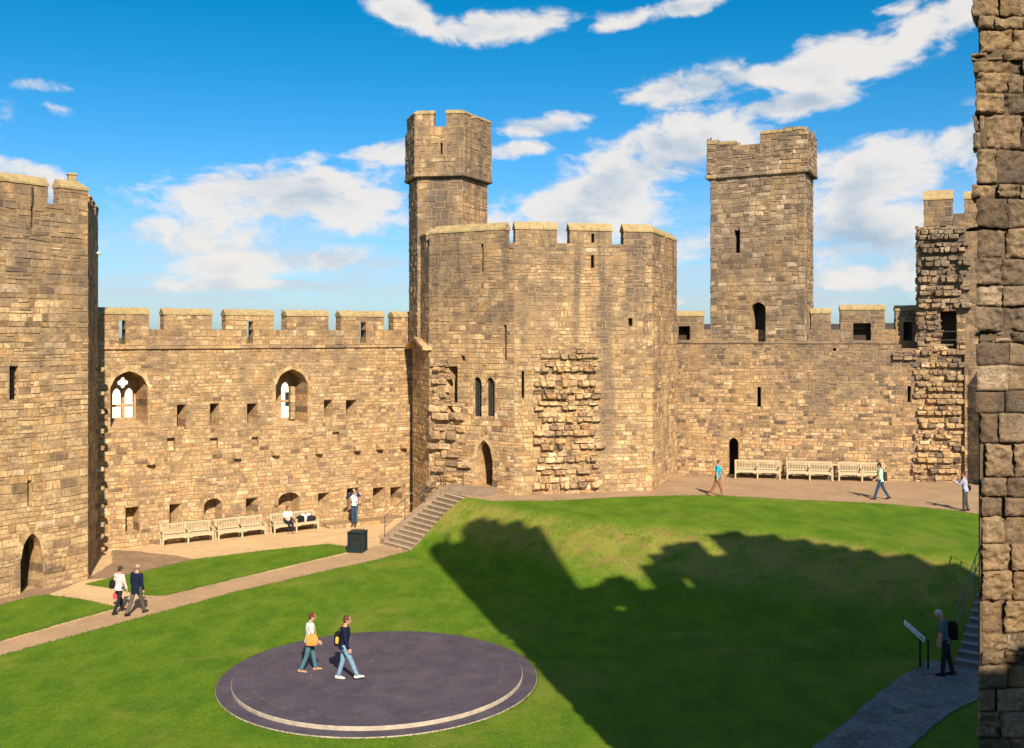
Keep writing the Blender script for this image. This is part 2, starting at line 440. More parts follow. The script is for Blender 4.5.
def arch_curve(u0, u1, zs, zt, n=9, pointed=True):
    w = (u1 - u0) / 2; um = (u0 + u1) / 2; out = []
    if pointed:
        Rr = w * 1.7; rise = math.sqrt(Rr * Rr - (Rr - w) ** 2)
        for k in range(n + 1):
            x = w * k / n
            out.append((u0 + x, zs + (zt - zs) * math.sqrt(max(0, Rr * Rr - (Rr - x) ** 2)) / rise))
        out += [(2 * um - a, b) for a, b in reversed(out[:-1])]
    else:
        for k in range(2 * n + 1):
            a = math.pi * (1 - k / (2 * n)); out.append((um + w * math.cos(a), zs + (zt - zs) * math.sin(a)))
    return out
def arch_fill(mb, F, q, zs, depth=.3, proud=.012, pointed=True, rise_gap=0.0, tone=(.6, .5, .5), mat=0):
    """spandrels of dressed stone that turn a rectangular opening into an arch"""
    cv = arch_curve(q['u0'], q['u1'], zs, q['z1'] - rise_gap, pointed=pointed); zt = q['z1'] + .0
    for (a, za), (b, zb) in zip(cv, cv[1:]):
        tone = (R.uniform(.3, .8), R.random(), .5)
        A, B, Bt, At = F.pt(a, za, proud), F.pt(b, zb, proud), F.pt(b, zt, proud), F.pt(a, zt, proud)
        mb.quad([A, B, Bt, At], tone, mat)
        mb.quad([F.pt(a, za, -depth), F.pt(b, zb, -depth), B, A], tone, mat)
        mb.quad([F.pt(b, zb, -depth), F.pt(a, za, -depth), F.pt(a, zt, -depth), F.pt(b, zt, -depth)], tone, mat)
        mb.quad([At, Bt, F.pt(b, zt, -depth), F.pt(a, zt, -depth)], tone, mat)
def voussoirs(mb, F, q, zs, wdt=.2, proud=.02, mat=0, jambs=True):
    """ring of arch stones and jamb quoins round an opening"""
    ci = arch_curve(q['u0'] , q['u1'], zs, q['z1'], 4); co = arch_curve(q['u0'] - wdt, q['u1'] + wdt, zs, q['z1'] + wdt * 1.25, 4)
    for k in range(len(ci) - 1):
        tone = (R.uniform(.35, .75), R.random(), .5)
        p = [ci[k], ci[k + 1], co[k + 1], co[k]]
        mb.quad([F.pt(u, z, proud) for u, z in p], tone, mat)
        for i in range(4):
            i2 = (i + 1) % 4
            mb.quad([F.pt(*p[i], -.02), F.pt(*p[i2], -.02), F.pt(*p[i2], proud), F.pt(*p[i], proud)], tone, mat)
    if jambs:
        z = q['z0']
        while z < zs - .05:
            hh = min(R.uniform(.24, .36), zs - z)
            stone(mb, F, q['u0'] - wdt * R.uniform(.8, 1.6), q['u0'], z, z + hh, proud, mat)
            stone(mb, F, q['u1'], q['u1'] + wdt * R.uniform(.8, 1.6), z, z + hh, proud, mat)
            z += hh

def solid(mb, pts, z0, z1, mat=1, top=True, skip=()):
    """plain core walls of a plan polygon (behind or above the masonry facets)"""
    n = len(pts)
    for i in range(n):
        if i in skip: continue
        a, b = pts[i], pts[(i + 1) % n]
        mb.quad([(a[0], a[1], z0), (b[0], b[1], z0), (b[0], b[1], z1), (a[0], a[1], z1)], (.3, .4, .5), mat)
    if top: mb.quad([(p[0], p[1], z1) for p in pts], (.3, .4, .5), mat)

def merlon(F, u0, u1, z0, z1, thick, parent, mstone, cap=.28, hipl=False, hipr=False, slit=None, ends=(True, True), ov=.05, name='merlon', setb=0.0, lean=.5, ch=(.18, .3), capmat=None):
    """one merlon of coursed stone with a pitched coping stone as its own piece"""
    FF = Facet(F.pt(u0, 0, -setb)[:2], F.pt(u1, 0, -setb)[:2])
    mb = MB(); w = u1 - u0
    holes = []
    if slit: holes = [dict(u0=slit[0] - u0, u1=slit[1] - u0, z0=slit[2], z1=slit[3], depth=thick, through=True)]
    masonry(mb, FF, z0, z1, holes, ch=ch, ln=(.25, .6))
    L = Facet(FF.pt(0, 0, -thick)[:2], FF.pt(0, 0, 0)[:2]); Rr = Facet(FF.pt(w, 0, 0)[:2], FF.pt(w, 0, -thick)[:2])
    for e, fl in ((L, ends[0]), (Rr, ends[1])):
        if fl: masonry(mb, e, z0, z1, ch=ch, ln=(.25, .5))
        else: mb.quad([e.pt(0, z0), e.pt(e.L, z0), e.pt(e.L, z1), e.pt(0, z1)], (.4, .4, .5), 1)
    B = Facet(FF.pt(w, 0, -thick)[:2], FF.pt(0, 0, -thick)[:2])
    hb = [dict(u0=w - q['u1'], u1=w - q['u0'], z0=q['z0'], z1=q['z1'], depth=.01, through=True) for q in holes]
    masonry(mb, B, z0, z1, hb, ch=(.25, .4), ln=(.4, .8))
    mb.quad([FF.pt(0, z1, 0), FF.pt(w, z1, 0), FF.pt(w, z1, -thick), FF.pt(0, z1, -thick)], (.4, .4, .5), 1)
    o = mb.build(name, [mstone, MORTAR], parent)
    cb = MB(); n = max(2, int(w / .55)); rid = -thick * lean
    for k in range(n):
        a, b = -ov + (w + 2 * ov) * k / n, -ov + (w + 2 * ov) * (k + 1) / n
        ra = a + (.35 if (hipl and k == 0) else 0); rb = b - (.35 if (hipr and k == n - 1) else 0)
        g = .006; a += g; b -= g; dz = R.uniform(-.012, .012)
        e = [FF.pt(a, z1 + .003, ov), FF.pt(b, z1 + .003, ov), FF.pt(b, z1 + .003, -thick - ov), FF.pt(a, z1 + .003, -thick - ov)]
        q = [FF.pt(a, z1 + .09, ov), FF.pt(b, z1 + .09, ov), FF.pt(b, z1 + .09, -thick - ov), FF.pt(a, z1 + .09, -thick - ov)]
        r1, r2 = FF.pt(ra, z1 + cap + dz, rid), FF.pt(rb, z1 + cap + dz, rid)
        cb.quad(list(reversed(e)))
        for i in range(4):
            i2 = (i + 1) % 4; cb.quad([e[i], e[i2], q[i2], q[i]])
        cb.quad([q[0], q[1], r2, r1]); cb.quad([q[2], q[3], r1, r2]); cb.quad([q[1], q[2], r2]); cb.quad([q[3], q[0], r1])
    cb.build('coping', capmat or COPE, o)
    return o

def rough_stone(mb, F, u0, u1, z0, z1, d, depth=.5, mat=0, jag=.06):
    """irregular broken stone sticking out of a torn wall"""
    j = lambda: R.uniform(-jag, jag)
    tone = (R.random(), R.random(), R.random())
    n = 3
    rows = []
    for dd in (-.05, d * .6, d):
        k = 0 if dd < d else min(.05, (z1 - z0) * .2)
        ring = [(u0 + k, z0 + k), ((u0 + u1) / 2, z0 + k * .5), (u1 - k, z0 + k), (u1 - k * .5, (z0 + z1) / 2), (u1 - k, z1 - k), ((u0 + u1) / 2, z1 - k * .5), (u0 + k, z1 - k), (u0 + k * .5, (z0 + z1) / 2)]
        rows.append([F.pt(u + j() * .7, z + j() * .5, dd + (j() if dd > 0 else 0)) for u, z in ring])
    mb.grid(rows, tone, mat, close=True); mb.quad(rows[-1], tone, mat)
def toothing(F, x0, y0, x1, y1, parent, mstone, dmax=.34, pitch=.62, name='toothing', edge=.22, lrange=(.16, .55), miss=.08):
    """torn end of a vanished wall: bands of broken courses, each with a projecting lip below and a recess under it"""
    ua, zt = F.uv(x0, y0); ub, zb = F.uv(x1, y1)
    mb = MB(); z = zb
    while z < zt - .1:
        p = pitch * R.uniform(.85, 1.15)
        for f0, f1, d0, d1 in ((0, .42, .6, 1.0), (.42, .78, .3, .75), (.78, 1.0, .02, .22)):
            za, ze = z + p * f0, z + p * f1
            u = ua + R.uniform(-edge, edge); ue = ub + R.uniform(-edge, edge)
            while u < ue - .08:
                l = R.uniform(*lrange)
                k = R.uniform(d0, d1) * dmax * (R.uniform(.2, .6) if R.random() < .16 else 1)
                if R.random() > miss:
                    rough_stone(mb, F, u + .006, u + l - .006, za + R.uniform(-.02, .03), ze + R.uniform(-.04, .02), k, jag=.035)
                u += l
        z += p
    return mb.build(name, [mstone, MORTAR], parent)

def string_course(mb, F, u0, u1, z, hgt=.16, proud=.1, mat=0):
    u = u0
    while u < u1 - .01:
        l = R.uniform(.6, 1.1)
        if u1 - (u + l) < .3: l = u1 - u
        p = proud + R.uniform(-.015, .015); a, b = u + .004, u + l - .004; t = (R.random(), R.random(), .5)
        pr = [(z, -.05), (z + hgt * .25, p), (z + hgt * .75, p), (z + hgt, p * .3), (z + hgt, -.05)]
        rows = [[F.pt(uu, zz, dd) for zz, dd in pr] for uu in (a, b)]
        mb.grid(rows, t, mat); mb.quad(rows[0], t, mat); mb.quad(list(reversed(rows[1])), t, mat)
        u += l

# ================================================================== THE CASTLE
# ---------------- tower on the left
A0 = Vector((-16.8, 41.0)); AL = A0 - Vector((.574, .819)) * 9.0; A1 = A0 + Vector((-.31, .951)) * 5.7
FA = Facet(AL, A0); FS = Facet(A0, A1)
LT = thing('castle_tower', 'tan stone tower cut by the left edge, a white floodlight on its shaded side', 'tower', (-20, 41, 0))
mb = MB()
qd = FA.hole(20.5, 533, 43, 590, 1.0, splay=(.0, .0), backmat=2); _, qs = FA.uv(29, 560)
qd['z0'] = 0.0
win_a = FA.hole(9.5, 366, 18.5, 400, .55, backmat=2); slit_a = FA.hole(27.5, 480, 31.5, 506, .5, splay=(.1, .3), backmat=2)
gun = FA.hole(31, 206, 33.6, 228, .6, backmat=2)
masonry(mb, FA, -.3, 14.75, [qd, win_a, slit_a, gun], ch=(.16, .36), ln=(.25, .85), jit=.035)
arch_fill(mb, FA, qd, qs, .5)
voussoirs(mb, FA, qd, qs, .24)
masonry(mb, FS, -.3, 14.75, ch=(.22, .4), jit=.006)
solid(mb, [tuple(AL), tuple(A0), tuple(A1), (-23, 50), (-29, 50), (-30, 34)], -.3, 14.7, 1, skip=(0, 1))
mb.build('body', [ST_TAN, MORTAR, VOID], LT)
m2 = MB()
for k in range(1, 4):
    u = win_a['u0'] + (win_a['u1'] - win_a['u0']) * k / 4
    m2.tube(FA.pt(u, win_a['z0'], -.2), FA.pt(u, win_a['z1'], -.2), .018, 6)
for k in range(1, 6):
    z = win_a['z0'] + (win_a['z1'] - win_a['z0']) * k / 6
    m2.tube(FA.pt(win_a['u0'], z, -.2), FA.pt(win_a['u1'], z, -.2), .018, 6)
m2.build('window_grille', IRON, LT)
def mer_px(F, x0, x1, **kw):
    return F.uv(x0, 200)[0], F.uv(x1, 200)[0]
a, b = mer_px(FA, 3, 47.6); s_ = FA.uv(31, 200)[0], FA.uv(33.4, 200)[0]
merlon(FA, a, b, 14.75, 15.38, .42, LT, ST_TAN, .36)
a2, b2 = FA.uv(59.6, 200)[0], FA.L
merlon(FA, a2, b2, 14.75, 15.4, .42, LT, ST_TAN, .36, hipr=True)
merlon(FA, a - 2.8, a - .6, 14.75, 15.38, .42, LT, ST_TAN, .36)
for k, (u, w) in enumerate(((.75, 1.0), (2.2, 1.2), (4.1, 1.4))):
    merlon(FS, u, u + w, 14.75, 15.25, .6, LT, ST_TAN, .3)
mb = MB(); u, z = FA.uv(80, 190); p = FA.pt(u, 15.95, -.55)
mb.box((p[0], p[1], 15.75), .3, .3, .55, .6, bev=.03); mb.box((p[0], p[1], 16.06), .36, .36, .1, .6, bev=.03)
mb.build('finial', COPE, LT)
for yp in (369, 393, 411, 430, 447, 468, 487, 505, 523, 535, 548):
    mb = MB(); D = 45.6; z = EYE - (yp - HYP) / F_PX * D; u = 4.3 + R.uniform(-.08, .08)
    rough_stone(mb, FS, u, u + .26, z - .10, z + .09, .34, jag=.04)
    mb.build('bonding_stone', [ST_TAN], LT)
mb = MB(); u, z = 3.0, EYE + (335 - 253) / F_PX * 43.8
p = Vector(FS.pt(u, z, .0)); n3 = Vector((FS.n.x, FS.n.y, 0)); 
mb.tube(p, p + n3 * .12 + Vector((0, 0, .05)), .025)
mb.box(tuple(p + n3 * .2), .2, .3, .10, .3, bev=.03)
mb.build('floodlight', WHITEP, LT)
# arrow slit: its shade painted as a dark sheet on the parapet stones
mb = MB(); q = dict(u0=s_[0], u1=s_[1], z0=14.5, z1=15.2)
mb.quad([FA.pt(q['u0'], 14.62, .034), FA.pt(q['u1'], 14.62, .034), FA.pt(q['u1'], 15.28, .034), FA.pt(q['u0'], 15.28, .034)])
mb.build('arrow_slit_shade', VOID, LT)

# ---------------- curtain wall on the left
B0 = Vector((-19.0, 45.97)); B1 = Vector((-5.15, 55.5)); FB = Facet(B0, B1)
LC = thing('curtain_wall', 'long tan battlemented wall with two big arched traceried windows, left of the middle tower', 'castle wall', (-12, 50.8, 0))
big1 = FB.hole(110.5, 371, 147.5, 428, 1.7, splay=(.22, .10), splay_top=.06, through=True)
big2 = FB.hole(276, 369, 307.5, 426, 1.7, splay=(.12, .12), splay_top=.06, through=True)
holes = [big1, big2]
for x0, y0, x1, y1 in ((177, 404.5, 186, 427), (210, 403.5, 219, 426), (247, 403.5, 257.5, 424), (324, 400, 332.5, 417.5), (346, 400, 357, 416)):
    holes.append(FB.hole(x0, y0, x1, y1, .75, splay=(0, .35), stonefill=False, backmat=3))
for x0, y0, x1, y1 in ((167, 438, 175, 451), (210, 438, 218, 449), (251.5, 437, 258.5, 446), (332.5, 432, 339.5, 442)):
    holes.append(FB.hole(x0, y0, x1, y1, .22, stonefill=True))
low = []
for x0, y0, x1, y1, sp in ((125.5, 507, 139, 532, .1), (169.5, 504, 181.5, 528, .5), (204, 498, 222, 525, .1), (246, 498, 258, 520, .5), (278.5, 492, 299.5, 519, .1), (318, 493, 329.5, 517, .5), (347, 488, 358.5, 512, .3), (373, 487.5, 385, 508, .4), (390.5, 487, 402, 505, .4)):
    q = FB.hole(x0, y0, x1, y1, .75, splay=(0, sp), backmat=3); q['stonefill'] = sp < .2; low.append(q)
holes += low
mb = MB()
masonry(mb, FB, -.2, 9.02, holes, ch=(.12, .24), ln=(.18, .56), jit=.02, pocket=.004)
SL = [(FB.uv(a, 330)[0], FB.uv(b, 330)[0]) for a, b in ((119, 125.5), (247, 253), (360, 366))]
hs_ = [dict(u0=a, u1=b, z0=9.28, z1=9.96, depth=.62, through=True) for a, b in SL]
masonry(mb, FB, 9.2, 9.95, hs_, ch=(.16, .26), ln=(.25, .6))
PB = Facet(FB.pt(FB.L, 0, -.62)[:2], FB.pt(0, 0, -.62)[:2])
masonry(mb, PB, 9.0, 9.95, [dict(u0=FB.L - b, u1=FB.L - a, z0=9.28, z1=9.96, depth=.01, through=True) for a, b in SL], ch=(.2, .3), ln=(.3, .7))
us = [0] + [k for ab in SL for k in ab] + [FB.L]
for a, b in zip(us[::2], us[1::2]): mb.quad([FB.pt(a, 9.94, 0), FB.pt(b, 9.94, 0), FB.pt(b, 9.94, -.62), FB.pt(a, 9.94, -.62)], (.5, .5, .5), 1)
for q in (big1, big2):
    zs = q['z0'] + (q['z1'] - q['z0']) * .73
    arch_fill(mb, FB, q, zs, 1.4); voussoirs(mb, FB, q, zs, .16, .018)
for q in (low[2], low[4]):
    arch_fill(mb, FB, q, q['z0'] + (q['z1'] - q['z0']) * .72, .3, pointed=False, rise_gap=.02)
BK = Facet(FB.pt(FB.L, 0, -1.71)[:2], FB.pt(0, 0, -1.71)[:2])
hb = []
for q in (big1, big2):
    w = q['u1'] - q['u0']; sl, sr = q['splay']
    hb.append(dict(u0=FB.L - (q['u1'] - w * sr), u1=FB.L - (q['u0'] + w * sl), z0=q['z0'], z1=q['z1'] - (q['z1'] - q['z0']) * .06, depth=.01, through=True))
masonry(mb, BK, -.2, 9.05, hb, ch=(.25, .4), ln=(.4, .9))
mb.quad([FB.pt(0, 9.03, 0), FB.pt(FB.L, 9.03, 0), FB.pt(FB.L, 9.03, -1.71), FB.pt(0, 9.03, -1.71)], (.5, .5, .5), 1)
for q in (big1, big2):   # sloping sill
    mb.quad([FB.pt(q['u0'], q['z0'] + .01, .0), FB.pt(q['u1'], q['z0'] + .01, .0), FB.pt(q['u1'] - .1, q['z0'] + .3, -1.6), FB.pt(q['u0'] + .1, q['z0'] + .3, -1.6)], (.6, .5, .5), 0)
mb.build('body', [ST_TAN, MORTAR, VOID, MORTAR_D], LC)
mb = MB(); string_course(mb, FB, 0, FB.L, 9.02, .17, .11); mb.build('string_course', ST_TAN, LC)
for x0, x1, sl in ((98, 149, (119, 125.5)), (164, 212, None), (226, 273.5, (247, 253)), (287, 328.5, None), (341, 384, (360, 366)), (394, 415, None)):
    ua, ub = FB.uv(x0, 320)[0], FB.uv(x1, 320)[0]
    s = (FB.uv(sl[0], 330)[0], FB.uv(sl[1], 330)[0], 9.95, 10.36) if sl else None
    merlon(FB, max(ua, .05), min(ub, FB.L - .02), 9.95, 10.64, .62, LC, ST_TAN, .32, slit=s, ch=(.16, .25))
for xp, yp in ((150, 464), (236, 458), (274.5, 454.8), (318, 453.3), (356, 450.5), (378.6, 449), (402.6, 448)):
    mb = MB(); u, z = FB.uv(xp, yp)
    rough_stone(mb, FB, u - .17, u + .17, z - .02, z + .26, .34, jag=.02); mb.build('corbel', [ST_TAN], LC)

def tess(loops):
    from mathutils.geometry import tessellate_polygon
    return tessellate_polygon([[Vector((a, b, 0)) for a, b in l] for l in loops])
def plate(mb, F, loops, d0, d1, tone=(.7, .5, .5), mat=0):
    """flat plate with holes, cut from an outline loop and hole loops in wall coordinates"""
    flat = [p for l in loops for p in l]
    for tri in tess(loops):
        mb.quad([F.pt(*flat[i], d1) for i in tri], tone, mat); mb.quad([F.pt(*flat[i], d0) for i in reversed(tri)], tone, mat)
    for l in loops:
        for i in range(len(l)):
            a, b = l[i], l[(i + 1) % len(l)]
            mb.quad([F.pt(*a, d0), F.pt(*b, d0), F.pt(*b, d1), F.pt(*a, d1)], tone, mat)
def light_loop(a, b, z0, zs, zt):
    cv = arch_curve(a, b, zs, zt, 5)
    return [(a, z0)] + cv + [(b, z0)]
def foil(cu, cz, r, n=4):
    out = []
    for k in range(n * 8):
        an = 2 * math.pi * k / (n * 8); rr = r * (.62 + .38 * abs(math.cos(an * n / 2)))
        out.append((cu + rr * math.cos(an), cz + rr * math.sin(an)))
    return out
w = big1['u1'] - big1['u0']; a = big1['u0'] + w * .22; b = big1['u1'] - w * .10; zt = big1['z1'] - .06 * (big1['z1'] - big1['z0']); z0 = big1['z0'] + .28
mb = MB(); mid = (a + b) / 2; zm = z0 + (zt - z0) * .58
outer = [(big1['u0'] - .05, z0 - .3), (big1['u0'] - .05, big1['z1'] + .1), (big1['u1'] + .05, big1['z1'] + .1), (big1['u1'] + .05, z0 - .3)]
lw = (b - a - .28) / 2
loops = [outer]
for s in (0, 1):
    l0 = a + .07 + s * (lw + .14); ztr = z0 + (zm - z0) * .52
    loops.append([(l0, z0 + .08), (l0, ztr - .05), (l0 + lw, ztr - .05), (l0 + lw, z0 + .08)])
    loops.append(light_loop(l0, l0 + lw, ztr + .05, zm - .08, zm + .22))
loops.append(foil(mid, zm + (zt - zm) * .52, .26))
plate(mb, FB, loops, -1.62, -1.46, (.45, .4, .5))
tr = mb.build('window_tracery', [ST_TAN], LC)
w = big2['u1'] - big2['u0']; a = big2['u0'] + w * .12; b = big2['u1'] - w * .12; mid = (a + b) / 2; z0 = big2['z0']
mb = MB()
for k in range(4):
    za, zb = z0 + .25 + k * .42, z0 + .25 + (k + 1) * .42 - .01
    p = FB.pt(mid + .40, (za + zb) / 2, -.95); mb.box(p, .26, .3, zb - za, math.atan2(FB.t.y, FB.t.x), bev=.03)
mb.build('window_mullion', [ST_TAN], LC)
mb = MB(); x0, x1, y1 = big2['u0'] - .05, big2['u1'] + .05, big2['z1'] + .1; zl = z0 + (big2['z1'] - z0) * .36
lp = [[(x0, z0 - .2), (x0, y1), (x1, y1), (x1, z0 - .2)]]
FD = Facet(FB.pt(0, 0, -1.54)[:2], FB.pt(FB.L, 0, -1.54)[:2])
u0_, zt_ = FD.uv(280.6, 382); u1_w, zb_ = FD.uv(289.2, 418); um_, zm_ = FD.uv(285, 401)
lp.append(light_loop(u0_, u1_w, zm_ + .05, zt_ - .3, zt_)); lp.append([(u0_, zb_), (u0_, zm_ - .05), (u1_w, zm_ - .05), (u1_w, zb_)])
plate(mb, FB, lp, -1.62, -1.46, (.4, .4, .5)); mb.build('window_tracery', [ST_TAN], LC)
mb = MB(); u, _ = FB.uv(284, 320); p = FB.pt(u, 0, -.3)
mb.tube((p[0], p[1], 9.93), (p[0], p[1], 11.0), .018, 6)
tag(mb.build('lightning_rod', METAL, base=(p[0], p[1], 9.93)), 'thin metal rod standing up in a gap of the left battlements', 'lightning rod')
# low ledge at the foot of the wall
mb = MB()
ua, ub = FB.uv(322, 530)[0], FB.L - 1.2
masonry(mb, Facet(FB.pt(ua, 0, .95)[:2], FB.pt(ub, 0, .95)[:2]), -.05, .2, ch=(.12, .2), ln=(.4, .8))
e1 = Facet(FB.pt(ua, 0, 0)[:2], FB.pt(ua, 0, .95)[:2]); masonry(mb, e1, -.05, .2, ch=(.12, .2))
mb.quad([FB.pt(ua, .2, .95), FB.pt(ub, .2, .95), FB.pt(ub, .2, 0), FB.pt(ua, .2, 0)], (.6, .6, .5), 1)
tag(mb.build('stone_ledge', [ST_TAN, MORTAR], base=FB.pt(ua, 0, .5)), 'low stone ledge along the wall foot beside the steps', 'ledge')

# ---------------- central polygonal tower
V = [Vector(p) for p in ((-5.22, 54.4), (-4.12, 51.5), (.1, 49.1), (6.85, 50.6), (8.85, 55.6), (7.0, 61.5), (-3, 62))]
F0, F1, F2, F3 = (Facet(V[i], V[i + 1]) for i in range(4))
# stain below the roof spout on the broad face
CT = thing('castle_tower', 'many-sided tan tower in the middle carrying a tall slim turret', 'tower', (1.5, 55, 0))
mb = MB()
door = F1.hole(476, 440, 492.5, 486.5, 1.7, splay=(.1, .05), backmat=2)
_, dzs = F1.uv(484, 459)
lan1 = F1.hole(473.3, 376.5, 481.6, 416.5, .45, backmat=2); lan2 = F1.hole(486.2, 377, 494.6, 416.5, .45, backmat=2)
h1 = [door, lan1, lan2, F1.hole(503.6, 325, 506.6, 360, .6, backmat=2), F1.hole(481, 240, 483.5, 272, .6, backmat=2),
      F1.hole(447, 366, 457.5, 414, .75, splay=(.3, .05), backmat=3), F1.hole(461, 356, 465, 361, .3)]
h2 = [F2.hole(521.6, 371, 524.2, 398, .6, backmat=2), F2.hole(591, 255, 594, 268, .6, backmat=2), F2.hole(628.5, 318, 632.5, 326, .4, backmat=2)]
masonry(mb, F0, -.2, 14.1, ch=(.2, .34), jit=.006); masonry(mb, F1, -.2, 14.1, h1, ch=(.14, .29), ln=(.2, .65), jit=.026)
masonry(mb, F2, 1.6, 14.1, h2, ch=(.14, .29), ln=(.2, .65), jit=.026); masonry(mb, F3, 1.6, 14.1, ch=(.2, .34))
arch_fill(mb, F1, door, dzs, .5); voussoirs(mb, F1, door, dzs, .2, .03)
solid(mb, [tuple(p) for p in V], -.2, 14.05, 1, skip=(0, 1, 2, 3))
# quoins up the right-hand angle
z = 1.7
while z < 14:
    hh = R.uniform(.24, .34); k = R.uniform(.22, .5)
    stone(mb, F2, F2.L - k, F2.L, z, min(z + hh, 14.1), .04, 0); stone(mb, F3, 0, .75 - k, z, min(z + hh, 14.1), .04, 0); z += hh
mb.build('body', [ST_MID, MORTAR, VOID, MORTAR_D], CT)
for q in (lan1, lan2):
    g_ = MB(); g_.quad([F1.pt(q['u0'], q['z0'], -.2), F1.pt(q['u1'], q['z0'], -.2), F1.pt(q['u1'], q['z1'], -.2), F1.pt(q['u0'], q['z1'], -.2)])
    wo = g_.build('window', GLASSD, CT); l_ = MB()
    for k in range(1, 4):
        u = q['u0'] + (q['u1'] - q['u0']) * k / 4; l_.tube(F1.pt(u, q['z0'], -.18), F1.pt(u, q['z1'], -.18), .012, 5)
    for k in range(1, 11):
        z = q['z0'] + (q['z1'] - q['z0']) * k / 11; l_.tube(F1.pt(q['u0'], z, -.18), F1.pt(q['u1'], z, -.18), .012, 5)
    l_.build('lead_grid', METAL, wo)
    s_ = MB(); e = .16
    for sgn in (0, 1):
        z = q['z0'] - .1
        while z < q['z1'] + .1:
            hh = .32; uu = q['u0'] - e if sgn == 0 else q['u1']
            stone(s_, F1, uu, uu + e, z, z + hh, .035); z += hh
    aq = dict(u0=q['u0'], u1=q['u1'], z0=q['z0'], z1=q['z1']); arch_fill(s_, F1, aq, q['z1'] - .3, .2, .02)
    s_.build('window_surround', [ST_TAN, MORTAR], CT)
cm = dict(z0=14.1, z1=14.72, thick=.5, parent=CT, mstone=ST_MID, cap=.4)
U1 = lambda x: F1.uv(x, 230)[0]
U2 = lambda x: F2.uv(x, 230)[0]
merlon(F1, .02, U1(504.2), hipl=True, **cm)
merlon(F2, U2(515.6), U2(557), **cm)
u1_, u2_ = U2(570), U2(611.8); sl = (U2(591.3), U2(594.3), 14.15, 14.6)
merlon(F2, u1_, u2_, slit=sl, **cm)
merlon(F2, U2(624), F2.L - .02, hipr=False, **cm); merlon(F3, .15, 2.6, **cm); merlon(F3, 3.1, F3.L - .05, **cm)
merlon(F0, 1.2, 2.6, **cm)
tt = toothing(F2, 537, 345, 596, 487, CT, ST_MID, dmax=.31)
tt = toothing(F1, 433, 362, 447, 412, CT, ST_MID, dmax=.26)
tt = toothing(F1, 433, 415, 459, 489, CT, ST_MID, dmax=.36, pitch=.85, lrange=(.3, .8))
# turret
T = [Vector(p) for p in ((-5.47, 55.0), (-4.83, 53.0), (-2.52, 52.75), (-1.32, 55.2), (-2.2, 57.4), (-4.8, 57.6))]
mb = MB(); TF = [Facet(T[i], T[i + 1]) for i in range(3)]
ts = TF[1].hole(440.5, 142.5, 442.6, 154, .4, backmat=2)
for i, f in enumerate(TF): masonry(mb, f, 9.3 if i < 1 else 12.6, 17.75, ch=(.22, .36), ln=(.3, .7), jit=.025)
# the foot of the turret shaft corbels over the wall head
masonry(mb, Facet(T[1], (-4.3, 52.95)), 9.3, 14.2, ch=(.22, .34))
solid(mb, [tuple(p) for p in T], 9.3, 17.7, 1, top=False, skip=(0, 1, 2))
cen = sum(T, Vector((0, 0))) / 6
TH = [cen + (p - cen) * 1.10 for p in T]; HF = [Facet(TH[i], TH[(i + 1) % 6]) for i in range(6)]
for i, f in enumerate(HF):
    hh_ = [f.hole(440.5, 142.5, 442.6, 154, .4, backmat=2)] if i == 1 else []
    masonry(mb, f, 17.95, 20.3, hh_, ch=(.2, .32), ln=(.25, .6), jit=.03)
mb.quad([(p.x, p.y, 20.25) for p in TH], (.5, .5, .5), 1); mb.quad([(p.x, p.y, 17.95) for p in TH], (.5, .5, .5), 1)
tu = mb.build('turret', [ST_MID, MORTAR, VOID], CT)
mb = MB()
for f in HF: string_course(mb, f, -.02, f.L + .02, 17.74, .22, .05)
mb.build('cornice', ST_MID, tu)
tk = dict(z0=20.3, z1=20.95, thick=.34, parent=tu, mstone=ST_MID, cap=.22)
merlon(HF[1], .02, HF[1].uv(434, 120)[0], name='turret_merlon', hipl=True, **tk)
merlon(HF[1], HF[1].uv(446.5, 120)[0], HF[1].L - .02, name='turret_merlon', hipr=True, **tk); merlon(HF[2], .0, .7, name='turret_merlon', **tk)
merlon(HF[2], 1.35, HF[2].L - .05, name='turret_merlon', **tk); merlon(HF[0], .5, HF[0].L - .1, name='turret_merlon', **tk)
merlon(HF[4], .3, 1.6, name='turret_merlon', **tk)
# weathered gable where the wall walk enters
mb = MB(); p, q = Facet((-5.45, 54.4), (-4.0, 51.35)), None
FGb = Facet((-5.42, 55.0), (-4.16, 51.3))
for s in (0, 1):
    a, b = (0, FGb.L / 2) if s == 0 else (FGb.L / 2, FGb.L)
    za, zb = (8.95, 9.45) if s == 0 else (9.45, 8.95)
    pr = [FGb.pt(a, za, -.2), FGb.pt(b, zb, -.2), FGb.pt(b, zb, .28), FGb.pt(a, za, .28)]; pu = [(x, y, z + .16) for x, y, z in pr]
    mb.quad(pr); mb.quad(pu)
    for i in range(4):
        mb.quad([pr[i], pr[(i + 1) % 4], pu[(i + 1) % 4], pu[i]])
mb.build('weathering', ST_MID, CT)

